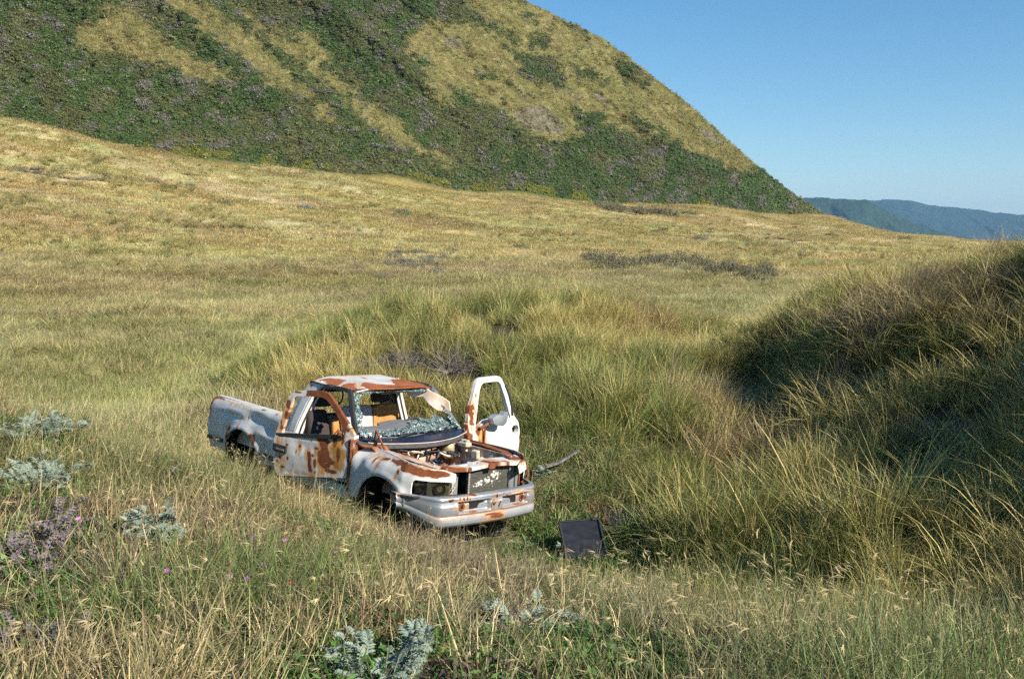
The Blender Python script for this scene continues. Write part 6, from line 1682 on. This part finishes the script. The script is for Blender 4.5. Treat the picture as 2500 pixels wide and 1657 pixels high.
# loose radiator propped in the grass
TL, TR, BL, BR = at(554.5, 522.4, 11.95), at(593.5, 519, 12.02), at(573, 558.5, 11.42), at(612, 556, 11.50)
c_ = (TL + TR + BL + BR) / 4; ux = Vector((TR - TL) + (BR - BL)).normalized(); uy = Vector((TL - BL) + (TR - BR)); uy = (uy - ux * uy.dot(ux)).normalized(); uz = ux.cross(uy)
lr = empty('loose_radiator', tuple(c_)); lr.rotation_euler = Matrix((ux, uy, uz)).transposed().to_euler(); tag(lr, 'loose black car radiator lying tilted in the grass right of the front bumper', 'radiator')
W_, H_ = .50, .66
mb = MB(); mb.box((0, 0, -.02), (W_ - .04, H_ - .05, .028)); mb.build('core', M_DARK, lr)
mb = MB()
for k in range(36): mb.box((0, -H_ / 2 + .035 + k * (H_ - .07) / 35, -.003), (W_ - .05, .0075, .012))
tag(mb.build('cooling_fins', M_FINS2, lr), kind='stuff')
for sx in (-1, 1):
    mb = MB(); mb.box((sx * (W_ / 2 - .012), 0, -.012), (.026, H_, .055), bev=.006); mb.build('side_tank', M_BLACK, lr)
for sy in (-1, 1):
    mb = MB(); mb.box((0, sy * (H_ / 2 - .010), -.012), (W_ - .052, .02, .05), bev=.004); mb.build('end_rail', M_BLACK, lr)
mb = MB(); mb.tube([(.15, H_ / 2 - .02, .02), (.15, H_ / 2 + .03, .03)], .016, 8); mb.build('pipe_stub', M_BLACK, lr)

# flat dark sheet half under the dune grass
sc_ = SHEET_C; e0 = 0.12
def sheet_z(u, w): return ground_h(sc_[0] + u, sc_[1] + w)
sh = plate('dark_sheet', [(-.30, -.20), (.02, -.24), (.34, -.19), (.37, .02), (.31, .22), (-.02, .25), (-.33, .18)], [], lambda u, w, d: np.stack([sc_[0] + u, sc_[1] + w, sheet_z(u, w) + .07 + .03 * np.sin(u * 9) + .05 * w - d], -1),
           simple('dark_sheet_surface', (.020, .028, .034), .6, nscale=7, bump=.3, col2=(.04, .045, .045)), None, .06, .012)
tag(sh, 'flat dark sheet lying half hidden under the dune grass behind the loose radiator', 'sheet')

# sticks, stone, flowers
def stick(px0, py0, d0, px1, py1, d1_, r, mat, label):
    p, q = at(px0, py0, d0), at(px1, py1, d1_); m_ = (p + q) / 2 + np.array([0.01, 0, .015])
    o = MB().tube([tuple(p), tuple(m_), tuple(q)], [r, r * .9, r * .6], 6).build('stick', mat, None, True)
    return tag(o, label, 'stick')
stick(618, 552, 11.35, 597, 517, 12.05, .007, M_STEM, 'thin pale dry stalk leaning on the top corner of the loose radiator')
g1_ = on_ground(166, 486); stick(165, 478, np.hypot(*g1_[:2]), 181, 462, np.hypot(*g1_[:2]) + .25, .016, M_WOOD, 'short bleached stick poking out of the dry grass left of the truck')
g1_ = on_ground(500, 596); stick(470, 664, np.hypot(*on_ground(470, 668)[:2]), 546, 600, np.hypot(*on_ground(546, 618)[:2]), .006, M_TWIG, 'long thin grey twig lying over the grass beside the sage below the bumper')
me_ = bpy.data.meshes.new('stone'); bm = bmesh.new(); bmesh.ops.create_icosphere(bm, subdivisions=3, radius=1)
for v_ in bm.verts:
    n_ = float(fbm(np.array([v_.co.x * 1.3 + 5]), np.array([v_.co.y * 1.3 + v_.co.z]), 701, 3)[0]); v_.co *= .75 + .5 * n_
bm.to_mesh(me_); bm.free(); me_.materials.append(M_STONE)
so_ = bpy.data.objects.new('stone', me_); COL.objects.link(so_); so_.location = tuple(on_ground(432, 592) + np.array([0, 0, .05])); so_.scale = (.12, .09, .10); tag(so_, 'grey-brown stone half hidden in the grass below the front bumper', 'stone')

def flower_mesh(col, nm):
    mat = simple(nm, col, .6); v = []; f = []; mi = []
    for k in range(6):
        a = k * math.pi / 3; c, s = math.cos(a), math.sin(a); i = len(v)
        v += [(0, 0, .16), (c * .018 - s * .010, s * .018 + c * .010, .168), (c * .032, s * .032, .172), (c * .018 + s * .010, s * .018 - c * .010, .168)]; f.append((i, i + 1, i + 2, i + 3)); mi.append(0)
    i = len(v); v += [(-.002, 0, 0), (.002, 0, 0), (.002, 0, .16), (-.002, 0, .16)]; f.append((i, i + 1, i + 2, i + 3)); mi.append(1)
    return make_mesh('flower', v, f, None, link=False, smooth=False, mats=[mat, M_STEM], midx=mi)
FL = [flower_mesh((.62, .22, .55), 'pink_petals'), flower_mesh((.36, .10, .42), 'purple_petals'), flower_mesh((.50, .06, .05), 'red_petals')]
for px, py, k, lb in ((287, 549, 0, 'pink wildflower, right one of the highest pair in the near grass'), (259, 547, 1, 'purple wildflower, left one of the highest pair in the near grass'), (342, 566, 0, 'pink wildflower nearest below the bumper, alone in the green leaves'),
                      (229, 598, 0, 'pink wildflower, left one of the lowest pair in the near grass'), (245, 594, 1, 'purple wildflower, right one of the lowest pair in the near grass'), (262, 584, 1, 'purple wildflower just above and right of the lowest pair'),
                      (83, 535, 0, 'pink wildflower between the lilac-grey plant and the lone silver sage'), (174, 587, 1, 'purple wildflower below the lone silver sage'), (298, 606, 2, 'red wildflower between the lowest purple flowers and the big sage')):
    g = on_ground(px, py + 16); o = bpy.data.objects.new('wildflower', FL[k]); COL.objects.link(o); o.location = g + np.array([0, 0, .13]); o.rotation_euler = (R(.3, .8), R(-.3, .3), R(-.5, .5)); o.scale = (.65,) * 3
    tag(o, lb, 'flower', 'wildflowers in the near grass')

# ------------------------------------------------------------------ sea air
hm = bpy.data.materials.new('sea_haze'); hm.use_nodes = True
for n_ in list(hm.node_tree.nodes): hm.node_tree.nodes.remove(n_)
ho = hm.node_tree.nodes.new('ShaderNodeOutputMaterial'); hv = hm.node_tree.nodes.new('ShaderNodeVolumePrincipled')
hv.inputs['Color'].default_value = (0.30, 0.60, 1.0, 1); hv.inputs['Density'].default_value = 6.5e-5; hv.inputs['Anisotropy'].default_value = 0.0
hm.node_tree.links.new(hv.outputs[0], ho.inputs['Volume'])
mb = MB(); mb.box((0, 5500, 240), (24000, 19000, 640)); hb = mb.build('haze', hm, None); tag(hb, 'thin blue sea haze over the far mountains', 'haze', kind='stuff')
